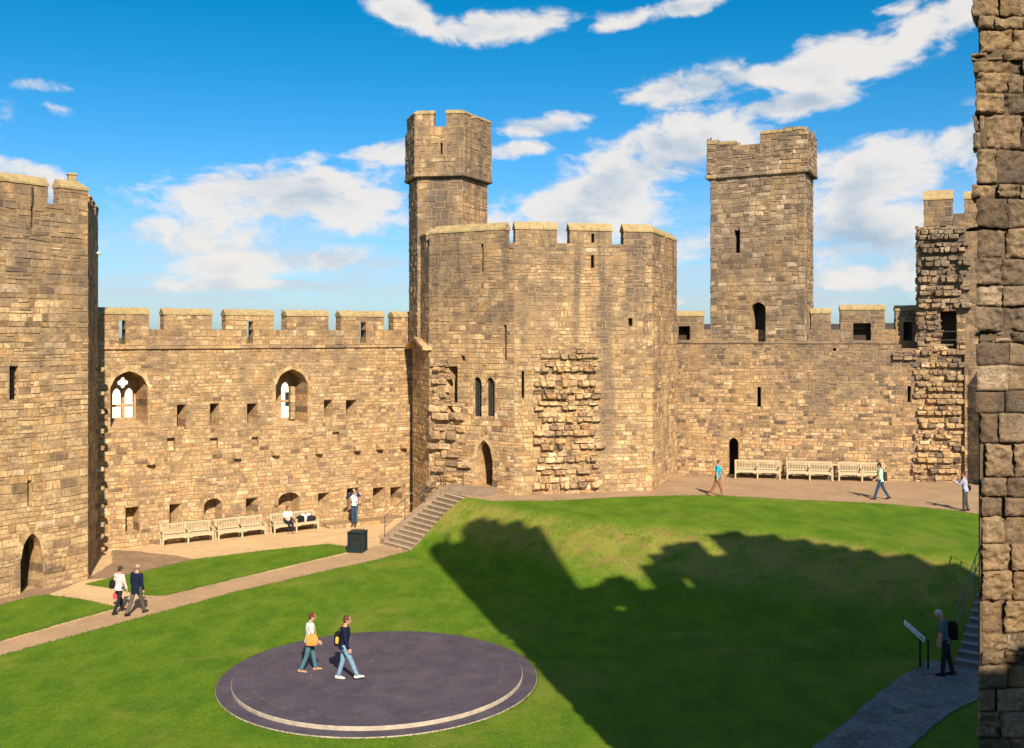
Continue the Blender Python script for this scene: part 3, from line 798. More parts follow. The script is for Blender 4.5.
# ---------------- curtain wall on the right
FC = Facet((8.2, 56.4), (23.3, 53.35))
RC = thing('curtain_wall', 'weathered brown wall behind the terrace, with torn stone courses at its right end', 'castle wall', (16, 55, 2.1))
mb = MB()
hc = [FC.hole(757.5, 387, 761, 407, .6, backmat=2), FC.hole(907.5, 386, 911, 402.5, .6, backmat=2), FC.hole(729, 437.5, 738.5, 478, 1.2, splay=(.1, .1), backmat=2), FC.hole(833, 348, 836, 351, .3, backmat=2)]
rag = lambda u: 9.32 - .012 * u + .16 * noise.noise(Vector((u * 1.3, 3, 0))) - (.12 if u > 12.2 else 0)
masonry(mb, FC, 1.7, 9.5, hc, ch=(.13, .26), ln=(.18, .52), jit=.028, top=rag, pocket=.006)
arch_fill(mb, FC, hc[2], hc[2]['z1'] - .3, .6)
BC = Facet(FC.pt(FC.L, 0, -2.3)[:2], FC.pt(0, 0, -2.3)[:2]); masonry(mb, BC, 0, 9.2, ch=(.25, .4), ln=(.4, .9))
mb.quad([FC.pt(0, 8.85, 0), FC.pt(FC.L, 8.85, 0), FC.pt(FC.L, 8.85, -2.3), FC.pt(0, 8.85, -2.3)], (.5, .5, .5), 1)
CP = Facet(FC.pt(0, 0, -1.5)[:2], FC.pt(FC.L, 0, -1.5)[:2])
HX = [CP.hole(*hx) for hx in ((678.5, 326, 690, 341), (853, 323, 871, 341), (903.5, 322, 912.5, 341))]
for q in HX: q.update(depth=.45, backmat=2, z0=9.3)
masonry(mb, CP, 8.8, 10.0, [dict(q, z1=min(q['z1'], 10.01)) for q in HX], ch=(.16, .27), ln=(.25, .6), top=lambda u: 10.0 + .12 * noise.noise(Vector((u * 1.7, 9, 0))))
mb.build('body', [ST_BRN, MORTAR, VOID], RC)
mb = MB(); string_course(mb, FC, 0, 12.2, 9.22, .12, .07); mb.build('ledge_course', ST_BRN, RC)
for x0, x1, yt, hx in ((675, 703.5, 311, (678.5, 326, 690, 341)), (811, 830.5, 308, None), (840.5, 884.7, 304.5, (853, 323, 871, 341)), (895.7, 921, 305, (903.5, 322, 912.5, 341))):
    a, b = CP.uv(x0, 320)[0], CP.uv(x1, 320)[0]; zt = CP.uv((x0 + x1) / 2, yt)[1]
    CF = Facet(CP.pt(0, 0, .0)[:2], CP.pt(CP.L, 0, .0)[:2]); s = None
    if hx:
        q = CP.hole(*hx); s = (q['u0'], q['u1'], 9.4, q['z1'])
    o = merlon(CF, a, b, 9.06, zt - .3, .5, RC, ST_BRN, .3, slit=s, setb=-.02)
    if hx:
        k = MB(); k.quad([CP.pt(q['u0'] - .05, 9.3, -.4), CP.pt(q['u1'] + .05, 9.3, -.4), CP.pt(q['u1'] + .05, q['z1'] + .1, -.4), CP.pt(q['u0'] - .05, q['z1'] + .1, -.4)])  # dark sheet behind the loophole, painted in place of its shade
        k.build('loophole_shade', LOOPDARK, o)
toothing(FC, 916, 352, 961, 486, RC, ST_BRN, dmax=.31, pitch=.58)
toothing(FC, 890, 354, 918, 360, RC, ST_BRN, dmax=.25, pitch=.4)

# ---------------- square watch tower on the right wall
E = [Vector(p) for p in ((11.05, 57.6), (15.57, 55.0), (16.72, 57.5), (12.2, 60.2))]
ce = sum(E, Vector((0, 0))) / 4
WT = thing('watch_tower', 'tall plain square brown tower with broken battlements rising above the terrace wall', 'tower', (ce.x, ce.y, 9.0))
EF = [Facet(E[i], E[(i + 1) % 4]) for i in range(4)]; mb = MB()
for i, f in enumerate(EF):
    hh_ = [f.hole(734.5, 230, 740, 253, .6, backmat=2), f.hole(751, 302, 765.5, 345, .9, backmat=2)] if i == 0 else []
    if hh_: hh_[1]['z0'] = 9.1
    masonry(mb, f, 8.9, 18.4, hh_, ch=(.2, .34), ln=(.28, .75), jit=.03)
    if hh_: arch_fill(mb, f, hh_[1], hh_[1]['z1'] - .35, .4, pointed=True)
z = 9.0
while z < 18.3:
    hh = R.uniform(.26, .4); k = R.uniform(.3, .6)
    stone(mb, EF[0], EF[0].L - k, EF[0].L, z, min(z + hh, 18.4), .04); stone(mb, EF[1], 0, .85 - k, z, min(z + hh, 18.4), .04); stone(mb, EF[0], 0, .8 - k, z, min(z + hh, 18.4), .04); z += hh
mb.build('body', [ST_GRY, MORTAR, VOID], WT)
EH = [ce + (p - ce) * 1.07 for p in E]; EHF = [Facet(EH[i], EH[(i + 1) % 4]) for i in range(4)]
mb = MB()
for f in EHF: string_course(mb, f, -.05, f.L + .05, 18.32, .26, .08)
mb.build('cornice', ST_GRY, WT)
def ragtop(u):
    f = u / EHF[0].L
    z = 20.35 if f < .3 else (20.0 if f < .36 else (19.75 if f < .42 else (20.1 if f < .47 else (19.62 if f < .535 else 20.72))))
    return z + .12 * noise.noise(Vector((u * 2.1, 1, 4)))
mb = MB()
for i, f in enumerate(EHF):
    tp = ragtop if i == 0 else (lambda u: 20.7 + .12 * noise.noise(Vector((u * 2.1, 7, 4))))
    masonry(mb, f, 18.58, 20.85, ch=(.18, .3), ln=(.22, .6), jit=.05, top=tp)
IN = [ce + (p - ce) * .86 for p in E]
for i in range(4):
    f = Facet(IN[(i + 1) % 4], IN[i]); masonry(mb, f, 18.4, 20.6, ch=(.25, .36), top=(lambda u, L=f.L: ragtop((1 - u / L) * EHF[0].L) - .1) if i == 0 else (lambda u: 20.55))
    mm = 24
    for k in range(mm):     # rough wall head between the two faces
        fa, fb = k / mm, (k + 1) / mm; L0 = EHF[i].L
        zt = (ragtop((fa + fb) / 2 * L0) if i == 0 else 20.6) - .06
        a0, b0 = EH[i].lerp(EH[(i + 1) % 4], fa), EH[i].lerp(EH[(i + 1) % 4], fb); a1, b1 = IN[i].lerp(IN[(i + 1) % 4], fa), IN[i].lerp(IN[(i + 1) % 4], fb)
        mb.quad([(a0.x, a0.y, zt), (b0.x, b0.y, zt), (b1.x, b1.y, zt), (a1.x, a1.y, zt)], (R.random(), .5, .5), 1)
        if i == 0: mb.quad([(b0.x, b0.y, zt), (b1.x, b1.y, zt), (b1.x, b1.y, 19.4), (b0.x, b0.y, 19.4)], (R.random(), .5, .5), 1)
mb.quad([(p.x, p.y, 18.6) for p in IN], (.4, .4, .4), 1); mb.quad([(p.x, p.y, 18.59) for p in EH], (.4, .4, .4), 1)
mb.build('parapet', [ST_GRY, MORTAR], WT)
for a, b, zz in ((.0, .29, 20.38), (.54, .99, 20.74)):
    mb = MB()
    L0 = EHF[0].L; u = a * L0
    while u < b * L0 - .05:
        l = min(R.uniform(.4, .7), b * L0 - u); zz = ragtop(u + l / 2); stone(mb, EHF[0], u, u + l, zz - .16, zz + .05 + R.uniform(-.02, .05), .045); u += l
    mb.build('coping', COPE, WT)

# ---------------- broken stair tower at the right end
RT = thing('ruined_tower', 'ragged broken tower stump with a dark railed doorway at the right end of the wall', 'tower', (22.3, 54.5, 2.0))
RF = Facet((21.15, 54.0), (23.25, 53.05)); RS = Facet((23.22, 53.1), (24.05, 52.66)); RL = Facet((22.75, 57.5), (21.15, 54.0))
mb = MB()
dq = RF.hole(940, 311, 956.5, 349, .9, backmat=2)
lj = lambda u: 15.4 + .25 * noise.noise(Vector((u * 2, 0, 2)))
masonry(mb, RF, 8.7, 15.6, [dq], ch=(.2, .32), ln=(.2, .5), jit=.08, top=lj)
masonry(mb, RS, 1.7, 15.0, ch=(.25, .4), ln=(.3, .6), jit=.02, top=lambda u: 15.2)
masonry(mb, RL, 8.7, 15.6, ch=(.2, .32), ln=(.2, .5), jit=.12, top=lj)
RX = Facet(RF.pt(RF.L, 0, -2)[:2], RF.pt(RF.L, 0, 0)[:2]); masonry(mb, RX, 8.7, 15.4, ch=(.25, .4))
solid(mb, [(21.2, 54.05), (23.25, 53.1), (24.1, 52.7), (25.5, 55.5), (22.75, 57.5)], 1.7, 15.2, 1, skip=(0, 1, 4))
mb.build('body', [ST_BRN, MORTAR, VOID], RT)
toothing(RF, 920, 233, 965, 308, RT, ST_GRY, dmax=.5, pitch=.72, edge=.1)
toothing(RF, 918, 306, 939, 352, RT, ST_BRN, dmax=.26, pitch=.55, edge=.12)
toothing(RL, 916, 240, 919, 345, RT, ST_BRN, dmax=.2, pitch=.6)
merlon(RF, RF.uv(924, 230)[0], RF.uv(952, 230)[0], 15.35, 16.7, 1.1, RT, ST_BRN, .55, lean=.4)
masonry_m = MB(); masonry(masonry_m, RF, 15.3, 15.95, u0=RF.uv(953, 230)[0], u1=RF.L, ch=(.2, .3), ln=(.2, .5)); masonry_m.build('parapet', [ST_BRN, MORTAR], RT)
merlon(RS, .0, RS.L, 15.2, 16.65, .8, RT, ST_BRN, .45)
for yy in (331.5, 340):
    mb = MB(); zz = RF.uv(948, yy)[1]; mb.tube(RF.pt(dq['u0'], zz, .03), RF.pt(dq['u1'], zz, .03), .022, 6); mb.build('rail', METAL, RT)
# unseen block added to cast the wedge of shadow on the right-hand corner
BF = Facet((24.4, 49.1), (26.6, 48.6)); mb = MB()
masonry(mb, BF, 1.7, 10.0, ch=(.25, .4), ln=(.3, .8), top=lambda u: 10.0 - 1.1 * u)
BL = Facet((24.55, 50.1), (24.4, 49.1)); masonry(mb, BL, 1.7, 9.9, ch=(.25, .4))
mb.quad([(24.4, 49.1, 9.95), (26.6, 48.6, 7.5), (26.7, 49.7, 7.5), (24.55, 50.1, 9.95)], (.4, .4, .4), 0)
mb.quad([(26.7, 49.7, 1.7), (24.55, 50.1, 1.7), (24.55, 50.1, 9.95), (26.7, 49.7, 7.5)], (.4, .4, .4), 1)
tag(mb.build('shade_block', [ST_BRN, MORTAR], base=(25.5, 49.4, 2.1)), 'unseen sloping-topped stone block added to shade the right-hand broken tower', 'shade caster')

# ---------------- near tower at the right edge: split-faced blocks, torn left edge
NT = thing('castle_tower', 'close-up tower of big rough split stones with a torn edge, filling the right edge', 'tower', (12, 13, 0))
FN = Facet((5.53, 12.28), (21.5, 13.6))
def rough_block(mb, F, u0, u1, z0, z1, d, depth, amp, res=.03, mat=0):
    nu, nz = max(3, int((u1 - u0) / res)), max(3, int((z1 - z0) / res))
    tone = (R.random(), R.random(), R.random()); sd = Vector((R.uniform(0, 90), R.uniform(0, 90), R.uniform(0, 90)))
    tu, tz = R.uniform(-.5, .5) * amp, R.uniform(-.5, .5) * amp
    rc = R.uniform(.008, .022)
    def P(a, b, dd):
        u = u0 + (u1 - u0) * a; z = z0 + (z1 - z0) * b
        e = min((u - u0), (u1 - u), (z - z0), (z1 - z)); 
        q = Vector((u * 5, z * 5, 0)) + sd
        nn = noise.fractal(q * 2.0, .55, 2.1, 7) * amp + noise.noise(q * .45) * amp * .5 - max(0, noise.noise(q * 2.2 + Vector((7, 1, 3))) - .25) * amp * 1.6
        ed = 1 - min(1, e / rc); dd2 = dd + nn + tu * (a - .5) * 2 + tz * (b - .5) * 2 - ed * .03
        w = noise.noise_vector(Vector((u * 4, z * 4, 5)) + sd * 0) * .02
        # rounded block corners
        ca, cb = a - .5, b - .5
        k = max(0, math.hypot(abs(ca) * 2, abs(cb) * 2) - 1.15) * .07
        w = w * .6; return F.pt(u + w.x - ca * k * (u1 - u0), z + w.y - cb * k * (z1 - z0), dd2)
    rows = [[P(i / nu, j / nz, d) for i in range(nu + 1)] for j in range(nz + 1)]
    mb.grid(rows, tone, mat)
    ring = rows[0] + [r[-1] for r in rows[1:]] + list(reversed(rows[-1]))[1:] + [r[0] for r in reversed(rows)][1:-1]
    n3 = Vector((F.n.x, F.n.y, 0)); s = [ring]; t3 = Vector((F.t.x, F.t.y, 0))
    for f in (.12, .5, 1.0):
        s.append([tuple(Vector(p) - n3 * (depth * f) + t3 * (depth * f * .62) + noise.noise_vector(Vector(p) * 6 + sd) * .018) for p in ring])
    mb.grid(s, tone, mat, close=True)
mb = MB(); z = -.1; lastsm = False
while z < 15.2:
    smooth = (z < 5.75) or (8.7 < z < 9.55)
    hh = R.uniform(.26, .36) if smooth else R.choice((R.uniform(.10, .17), R.uniform(.18, .26), R.uniform(.24, .34), R.uniform(.34, .44)))
    base = 5.545 + (.0 if z < 5.75 else .0)
    # torn edge: some courses stick out beyond the line, some are lost
    j = R.uniform(-.02, .02) if smooth else R.choice((-.04, -.02, .0, .02, .04, .07)) + R.uniform(-.02, .02)
    if z > 9.6: j -= .03
    if z < 8.6: j = abs(j) * .6 + .035
    if z < 5.75: j = abs(j) * .5
    u = j
    first = True
    while u < 3.2:
        l = R.uniform(.2, .55) if not first else R.uniform(.16, .42)
        first = False
        amp = .010 if smooth and R.random() < .8 else R.uniform(.026, .055)
        res = .02 if u < .9 else .09
        if R.random() < .10 and not smooth:    # lost stone, rubble core showing
            for q in range(4):
                a = u + l * (q % 2) * .5; c = z + hh * (q // 2) * .5
                rough_block(mb, FN, a + .01, a + l * .5 - .01, c + .01, c + hh * .5 - .01, -.02 - R.uniform(-.02, .03), .3, .03, res)
        else:
            g = .003 if smooth else .006
            rough_block(mb, FN, u + g, u + l - g, z + g, z + hh - g, R.uniform(-.02, .02) if smooth else R.uniform(-.03, .045), .45, amp, res)
        u += l
    z += hh
mb.quad([FN.pt(.05, -.1, -.05), FN.pt(3.3, -.1, -.05), FN.pt(3.3, 15.2, -.05), FN.pt(.05, 15.2, -.05)], (.4, .4, .4), 1)
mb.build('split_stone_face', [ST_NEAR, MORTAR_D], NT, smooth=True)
mb = MB()
# wall body with the broken battlements at its head, one metre thick
PROF = [(5.56, 6.12, 24.35), (6.12, 6.28, 24.95), (6.28, 6.74, 24.05), (6.74, 7.0, 25.0), (7.0, 7.35, 25.4), (7.35, 7.9, 25.5), (7.9, 8.3, 25.1), (8.3, 8.55, 24.5), (8.55, 9.1, 24.55), (9.1, 9.56, 23.8),
        (9.56, 10.18, 18.75), (10.18, 10.42, 18.95), (10.42, 11.2, 19.2), (11.2, 11.42, 18.9), (11.42, 11.86, 18.2), (11.86, 12.4, 19.8), (12.4, 13.0, 20.5), (13.0, 13.12, 20.9), (13.12, 13.7, 21.1), (13.7, 14.6, 21.25), (14.6, 15.12, 20.15),
        (15.12, 15.9, 21.8), (15.9, 16.5, 22.0), (16.5, 17.6, 21.55), (17.6, 18.4, 21.0), (18.4, 18.85, 20.5), (18.85, 19.2, 20.2), (19.2, 19.7, 19.7), (19.7, 20.1, 19.0), (20.1, 20.5, 19.0), (20.5, 21.2, 18.0), (21.2, 24.0, 17.0)]
SLITS = {(10.18, 10.42): (16.95, 17.5), (13.0, 13.12): (18.1, 19.0)}
YN = lambda x: 12.50 + (x - 5.53) * (1.32 / 15.97)
TH_ = .5
def slab(mb, x0, x1, za, zb):
    """one step of the battlemented silhouette; heights were measured from its shadow on a plane 13 m away"""
    def sh(x):
        dt = (13.0 - YN(x) - TH_) / math.cos(math.radians(15.2)); return x + math.sin(math.radians(15.2)) * dt, dt * .70
    (a, k0), (b, k1) = (sh(x0) if x0 > 5.6 else (x0 + .08, 0)), sh(x1)
    y0, y1 = YN(a), YN(b); c0 = .26 if x0 < 5.6 else -.135
    if zb > 1: zb += (k0 + k1) / 2
    if za > 1: za += (k0 + k1) / 2
    q = [(a, y0, za), (b, y1, za), (b - .135, y1 + TH_, za), (a + c0, y0 + TH_, za)]; p = [(x, y, zb) for x, y, _ in q]
    mb.quad(q, (.4, .4, .5), 0); mb.quad(p, (.4, .4, .5), 0)
    for i in range(4): mb.quad([q[i], q[(i + 1) % 4], p[(i + 1) % 4], p[i]], (R.random(), R.random(), .5), 0)
q = [(5.36, 12.34, 15.3), (6.13, 12.40, 15.3), (5.99, 12.9, 15.3), (5.62, 12.84, 15.3)]; p = [(x, y, 24.5) for x, y, _ in q]      # upper part of the torn corner
mb.quad(q, (.4, .4, .5), 0); mb.quad(p, (.4, .4, .5), 0)
for i in range(4): mb.quad([q[i], q[(i + 1) % 4], p[(i + 1) % 4], p[i]], (.5, .5, .5), 0)
for x0, x1, zt in PROF:
    if (x0, x1) in SLITS:
        a, b = SLITS[(x0, x1)]; slab(mb, x0, x1, -.1, a); slab(mb, x0, x1, b, zt)
    else: slab(mb, x0, x1, -.1, zt)
FN2 = Facet((8.3, YN(8.3) - .03), (24, YN(24) - .03))
def proftop(u):
    x = 8.3 + u * FN2.t.x
    for a, b, zt in PROF:
        if a <= x < b: return zt
    return 17
masonry(mb, FN2, 0, 16.5, ch=(.3, .5), ln=(.4, .9), jit=.05, top=lambda u: proftop(u) - .8, back=False)
FN3 = Facet((5.55, YN(5.55) - .02), (8.4, YN(8.4) - .02))
masonry(mb, FN3, 15.2, 23.0, u0=.3, u1=2.6, ch=(.3, .5), ln=(.4, .9), jit=.05, back=False)
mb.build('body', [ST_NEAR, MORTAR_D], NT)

# ---------------- battlemented wall behind the viewpoint (it shades the foot of the near tower)
FW = Facet((26.0, -1.6), (-9.0, -2.4)); mb = MB()
masonry(mb, FW, 0, 16.1, ch=(.35, .5), ln=(.5, 1.1), jit=.03)
solid(mb, [(26, -1.6), (-9, -2.4), (-9, -4.2), (26, -3.4)], 0, 16.05, 1, skip=(0,))
bw = thing('curtain_wall', 'high battlemented stone wall at the back of the viewpoint, facing the lawn', 'castle wall', (8, -2.5, 0))
mb.build('body', [ST_BRN, MORTAR], bw)
for u in (.5, 5.5, 10.5, 14.9, 20, 25, 30): merlon(FW, u, u + (1.2 if u == 14.9 else 2.6), 16.1, 16.3, .6, bw, ST_BRN, .15)

# ---------------- houses outside the walls, glimpsed through the traceried windows
def house(x0, x1, y, hw, label, roofm, dep=7):
    t = thing('house', label, 'house', ((x0 + x1) / 2, y + dep / 2, 0)); mb = MB()
    wn = [(x0 + (x1 - x0) * f, zz) for f in (.3, .7) for zz in (hw * .2, hw * .62)]
    mb.box(((x0 + x1) / 2, y + dep / 2, hw / 2), x1 - x0, dep, hw); mb.build('wall', WHITEP, t)
    mb = MB(); mb.quad([(x0 - .3, y - .3, hw), (x1 + .3, y - .3, hw), (x1 + .3, y + dep / 2, hw + dep * .22), (x0 - .3, y + dep / 2, hw + dep * .22)])
    mb.quad([(x0 - .3, y + dep + .3, hw), (x1 + .3, y + dep + .3, hw), (x1 + .3, y + dep / 2, hw + dep * .22), (x0 - .3, y + dep / 2, hw + dep * .22)])
    for x in (x0 - .3, x1 + .3): mb.quad([(x, y - .3, hw), (x, y + dep / 2, hw + dep * .22), (x, y + dep + .3, hw)])
    ro = mb.build('roof', roofm, t)
    mb = MB(); mb.box((x0 + 1, y + dep / 2, hw + dep * .22), .8, .6, .9, bev=.04); mb.build('chimney', WHITEP, ro)
    for x, zz in wn:
        mb = MB(); mb.box((x, y - .01, zz + .6), .7, .06, 1.1); mb.build('window', GLASSD, t)
SLATE = plain('purple_slate', (.10, .075, .085), .7, var=.3)
house(-34.5, -26.6, 80, 7.2, 'white house beyond the wall, seen through the left traceried window', SLATE)
house(-24, -15.5, 84, 6.3, 'white house with purple slate roof seen through the broken arched window', SLATE)
house(-21.5, -16.4, 72.5, 2.6, 'low white cottage with purple slate roof outside the broken arched window', SLATE, 5)

# ================================================================== THE GROUND
from mathutils.geometry import delaunay_2d_cdt
def inside(p, poly):
    x, y = p; c = False; n = len(poly)
    for i in range(n):
        (x0, y0), (x1, y1) = poly[i], poly[(i + 1) % n]
        if (y0 > y) != (y1 > y) and x < (x1 - x0) * (y - y0) / (y1 - y0) + x0: c = not c
    return c
def resample(poly, step=.5, wob=0.0):
    out = []
    for i in range(len(poly)):
        a, b = Vector(poly[i]), Vector(poly[(i + 1) % len(poly)]); n = max(1, int((b - a).length / step))
        for k in range(n):
            p = a.lerp(b, k / n)
            if wob: w = noise.noise_vector(Vector((p.x * 1.7, p.y * 1.7, 3))) * wob; p = p + Vector((w.x, w.y))
            out.append((p.x, p.y))
    return out
def sheet(name, poly, off, mat, kind='structure', res=.5, wob=0.0, skirt=0.0, label=None, cat=None, rough=0.0):
    poly = resample([tuple(p[:2]) for p in poly], .35, wob); n = len(poly)
    xs = [p[0] for p in poly]; ys = [p[1] for p in poly]; pts = [Vector(p) for p in poly]
    x = min(xs) + res * .37
    while x < max(xs):
        y = min(ys) + res * .41
        while y < max(ys):
            if inside((x, y), poly): pts.append(Vector((x, y)))
            y += res
        x += res
    vs, es, fs, *_ = delaunay_2d_cdt(pts, [(i, (i + 1) % n) for i in range(n)], [], 0, 1e-5)
    mb = MB(); Z = []
    for v in vs:
        z = h(v.x, v.y) + off
        if rough: z += rough * noise.fractal(Vector((v.x * 1.3, v.y * 1.3, 0)), 1, 2, 4)
        Z.append((v.x, v.y, z))
    mb.v = Z
    for f in fs:
        c = (sum(vs[i].x for i in f) / len(f), sum(vs[i].y for i in f) / len(f))
        if inside(c, poly): mb.f.append(tuple(f)); mb.c.append((.5, .5, .5)); mb.m.append(0)
    if skirt:
        for i in range(n):
            a, b = poly[i], poly[(i + 1) % n]; za, zb = h(*a) + off, h(*b) + off
            mb.quad([(a[0], a[1], za), (b[0], b[1], zb), (b[0], b[1], zb - skirt), (a[0], a[1], za - skirt)])
    o = mb.build(name, mat, smooth=False)
    for p in o.data.polygons: p.use_smooth = abs(p.normal.z) > .3
    o['kind'] = kind
    return o
mb = MB(); mb.quad([(-3000, -600, -.12), (3000, -600, -.12), (3000, 3500, -.12), (-3000, 3500, -.12)]); o = mb.build('ground', OUTG); o['kind'] = 'structure'
mb = MB()
rows = []
for k in range(9):
    y = 380 + k * 60
    rows.append([(-500 + i * 25, y, -2 + 30 * math.sin(math.pi * k / 8) * (.55 + .45 * noise.noise(Vector((i * .23, k * .3, 0)))) * sm((i - 12) / 10)) for i in range(50)])
mb.grid(rows); o = mb.build('hills', dirt_mat('hill_heather', (.075, .06, .06), (.10, .09, .05), (.06, .08, .03), .02), smooth=True); o['kind'] = 'structure'

W2 = lambda *pts: [tuple(G(px, py)[:2]) for px, py in pts]
W3 = lambda *pts: [tuple(G(px, py, 2.1)[:2]) for px, py in pts]
# sandy forecourt below the left wall
sheet('forecourt', [(-32, 22), (-14, 22), (-7, 40), (-4.6, 46.2), (-4.9, 52), (-5.0, 57), (-20, 48), (-30, 40)], 0.0, GRAVEL, res=.7)
edge_main = W2((-120, 689), (0, 656.6), (120, 624), (240, 591.6), (320, 573), (380, 559.6), (410, 551.5))
sheet('worn_path', W2((-120, 676), (0, 642.5), (117, 609), (147, 596.5), (240, 578.5), (352, 552.5), (378, 545.5), (384, 545.3), (411, 552)) + list(reversed(W2((-120, 688), (0, 656), (240, 591), (380, 559)))), .004, PATHM, res=.5, wob=.05)
sheet('cobbled_patch', W2((88, 579), (112, 562), (112, 549.5), (136, 551), (178, 556), (196, 560), (150, 570), (115, 578)), .008, COBBLE, res=.4, wob=.12)
sheet('cobbled_strip', W2((-60, 611), (0, 598), (62, 581), (92, 572), (92, 577), (47, 595), (0, 605.5), (-60, 620)), .008, COBBLE, res=.4, wob=.08)
sheet('wall_side_lawn', W2((86.7, 584.6), (115, 577.8), (150, 570.5), (194.5, 560), (262, 551.5), (327.5, 544.5), (342, 546.5), (350.5, 551.3), (240, 577.6), (164, 596), (146.5, 595.6), (117, 589)), .035, GRASS, res=.4, wob=.05, skirt=.06)
sheet('tower_side_lawn', W2((-60, 622), (0, 606), (30, 598), (46.9, 595.6), (80, 600), (117, 607.8), (0, 641), (-60, 658)), .035, GRASS, res=.4, wob=.05, skirt=.06)
tl = W3((468, 502), (495, 501.8), (554, 501.5), (615, 498), (680, 496), (720, 496), (783, 499.7), (887, 504.5), (956, 511.4), (984, 516))
lawn = [(-26, 14)] + [tuple(p) for p in edge_main] + [(-4.3, 46.62), (-3.3, 47.4), (-2.1, 48.3), (-1.5, 47.75)] + [tuple(p) for p in tl[1:]] + [(21.5, 42), (22.5, 36), (26, 30), (26, 14)]
sheet('lawn', lawn, .03, GRASS, res=.4, wob=.04, skirt=.06)
sheet('terrace', [(-4.35, 51.9), (-3.1, 50.2), (-2.1, 48.25), (-1.5, 47.65)] + [(x, y - .12) for x, y in tl[1:]] + [(21.5, 41.9), (24, 36), (30, 34), (30, 57), (6, 59), (0, 57), (-4, 54)], .0, TERR, res=.55)
sheet('slate_path', W2((800, 760), (826, 742), (862, 717), (905, 688), (930, 672)) + [(12.4, 29.3), (15, 28.0), (15.2, 26)] + W2((1010, 700), (950, 724), (912, 752), (890, 770)), .055, SLATEP, res=.4, wob=.06)

# rough grass on the bank
mb = MB(); k = 0
GR = random.Random(5)
while k < 26000:
    x = GR.uniform(-4, 22); y = GR.uniform(30, 49); z = h(x, y)
    if left_of_steps(x + .9, y - .6): k += 1; continue
    if x > 11.6 and y > 27 and y < 36 and abs((x - 13.9) * .83 - (y - 31.4) * .56) < 1.3: k += 1; continue
    if not (.12 < z < 1.98) or noise.noise(Vector((x * .8, y * .8, 1))) < GR.uniform(-.7, .2): k += 1; continue
    hh = GR.uniform(.04, .12); a = GR.uniform(0, 6.28); w = .012; lx, ly = GR.uniform(-.05, .05), GR.uniform(-.05, .05)
    mb.quad([(x - w * math.cos(a), y - w * math.sin(a), z + .02), (x + w * math.cos(a), y + w * math.sin(a), z + .02), (x + lx, y + ly, z + .03 + hh)], (GR.random(), GR.random(), 0)); k += 1
def blade_mat():
    m = bpy.data.materials.new('rough_grass_blades'); g = NG(nt(m))
    at = g.n('ShaderNodeAttribute', attribute_name='tone'); sp = g.n('ShaderNodeSeparateColor'); g.link(at.outputs['Color'], sp.inputs[0])
    g.finish(g.ramp(sp.outputs[0], [(0, (.045, .085, .012)), (.5, (.085, .125, .018)), (.8, (.14, .15, .03)), (1, (.22, .18, .06))]), .9, spec=.1); return m
mb.build('rough_grass', blade_mat())['kind'] = 'stuff'

# longer blades left along the edges of the lawns
mb = MB()
def fringe(poly, n_per_m, w=.09):
    for i in range(len(poly) - 1):
        a, b = Vector(poly[i]), Vector(poly[i + 1]); L = (b - a).length
        if L > 60: continue
        nrm = Vector((-(b - a).y, (b - a).x)) / max(L, 1e-6)
        for _ in range(int(L * n_per_m)):
            p = a.lerp(b, GR.random()) + nrm * GR.gauss(0, w * .5); wv_ = noise.noise_vector(Vector((p.x * 1.7, p.y * 1.7, 3))) * .045
            x, y = p.x + wv_.x, p.y + wv_.y; z = h(x, y); hh = GR.uniform(.03, .075); an = GR.uniform(0, 6.28); q = .014
            mb.quad([(x - q * math.cos(an), y - q * math.sin(an), z - .01), (x + q * math.cos(an), y + q * math.sin(an), z - .01), (x + GR.uniform(-.04, .04), y + GR.uniform(-.04, .04), z + .02 + hh)], (GR.random() * .75, GR.random(), 0))
fringe([tuple(p) for p in edge_main], 90); fringe([tuple(p) for p in tl[1:]], 70)
fringe(W2((86.7, 584.6), (115, 577.8), (150, 570.5), (194.5, 560), (262, 551.5), (327.5, 544.5), (342, 546.5), (350.5, 551.3), (240, 577.6), (164, 596), (146.5, 595.6), (117, 589), (86.7, 584.6)), 80)
fringe(W2((-60, 622), (0, 606), (30, 598), (46.9, 595.6), (80, 600), (117, 607.8), (0, 641), (-60, 658)), 80)
cir = [(-3.75 + 4.47 * math.cos(k * math.pi / 40), 29.25 + 4.47 * math.sin(k * math.pi / 40)) for k in range(81)]; fringe(cir, 140, .05)
mb.build('edge_grass', bpy.data.materials['rough_grass_blades'])['kind'] = 'stuff'

# the round dais
dc = Vector((-3.75, 29.25, 0)); DT = thing('round_dais', 'round dark slate dais with a pale raised rim set in the lawn', 'dais', dc)
def disc(mb, r0, z0, z1, n=96, t=(.5, .5, .5), bev=.012):
    ring = lambda r, z: [(dc.x + r * math.cos(2 * math.pi * k / n), dc.y + r * math.sin(2 * math.pi * k / n), z) for k in range(n)]
    mb.grid([ring(r0, z0), ring(r0, z1 - bev), ring(r0 - bev, z1)], t, 1, close=True)
    mb.quad(ring(r0 - bev, z1), t, 0)
mb = MB(); disc(mb, 4.46, -.05, .06); mb.build('lower_step', [DAIS, PALE], DT)
mb = MB(); disc(mb, 4.05, .05, .165); mb.build('upper_step', [DAIS, PALE], DT)
DZ = .165

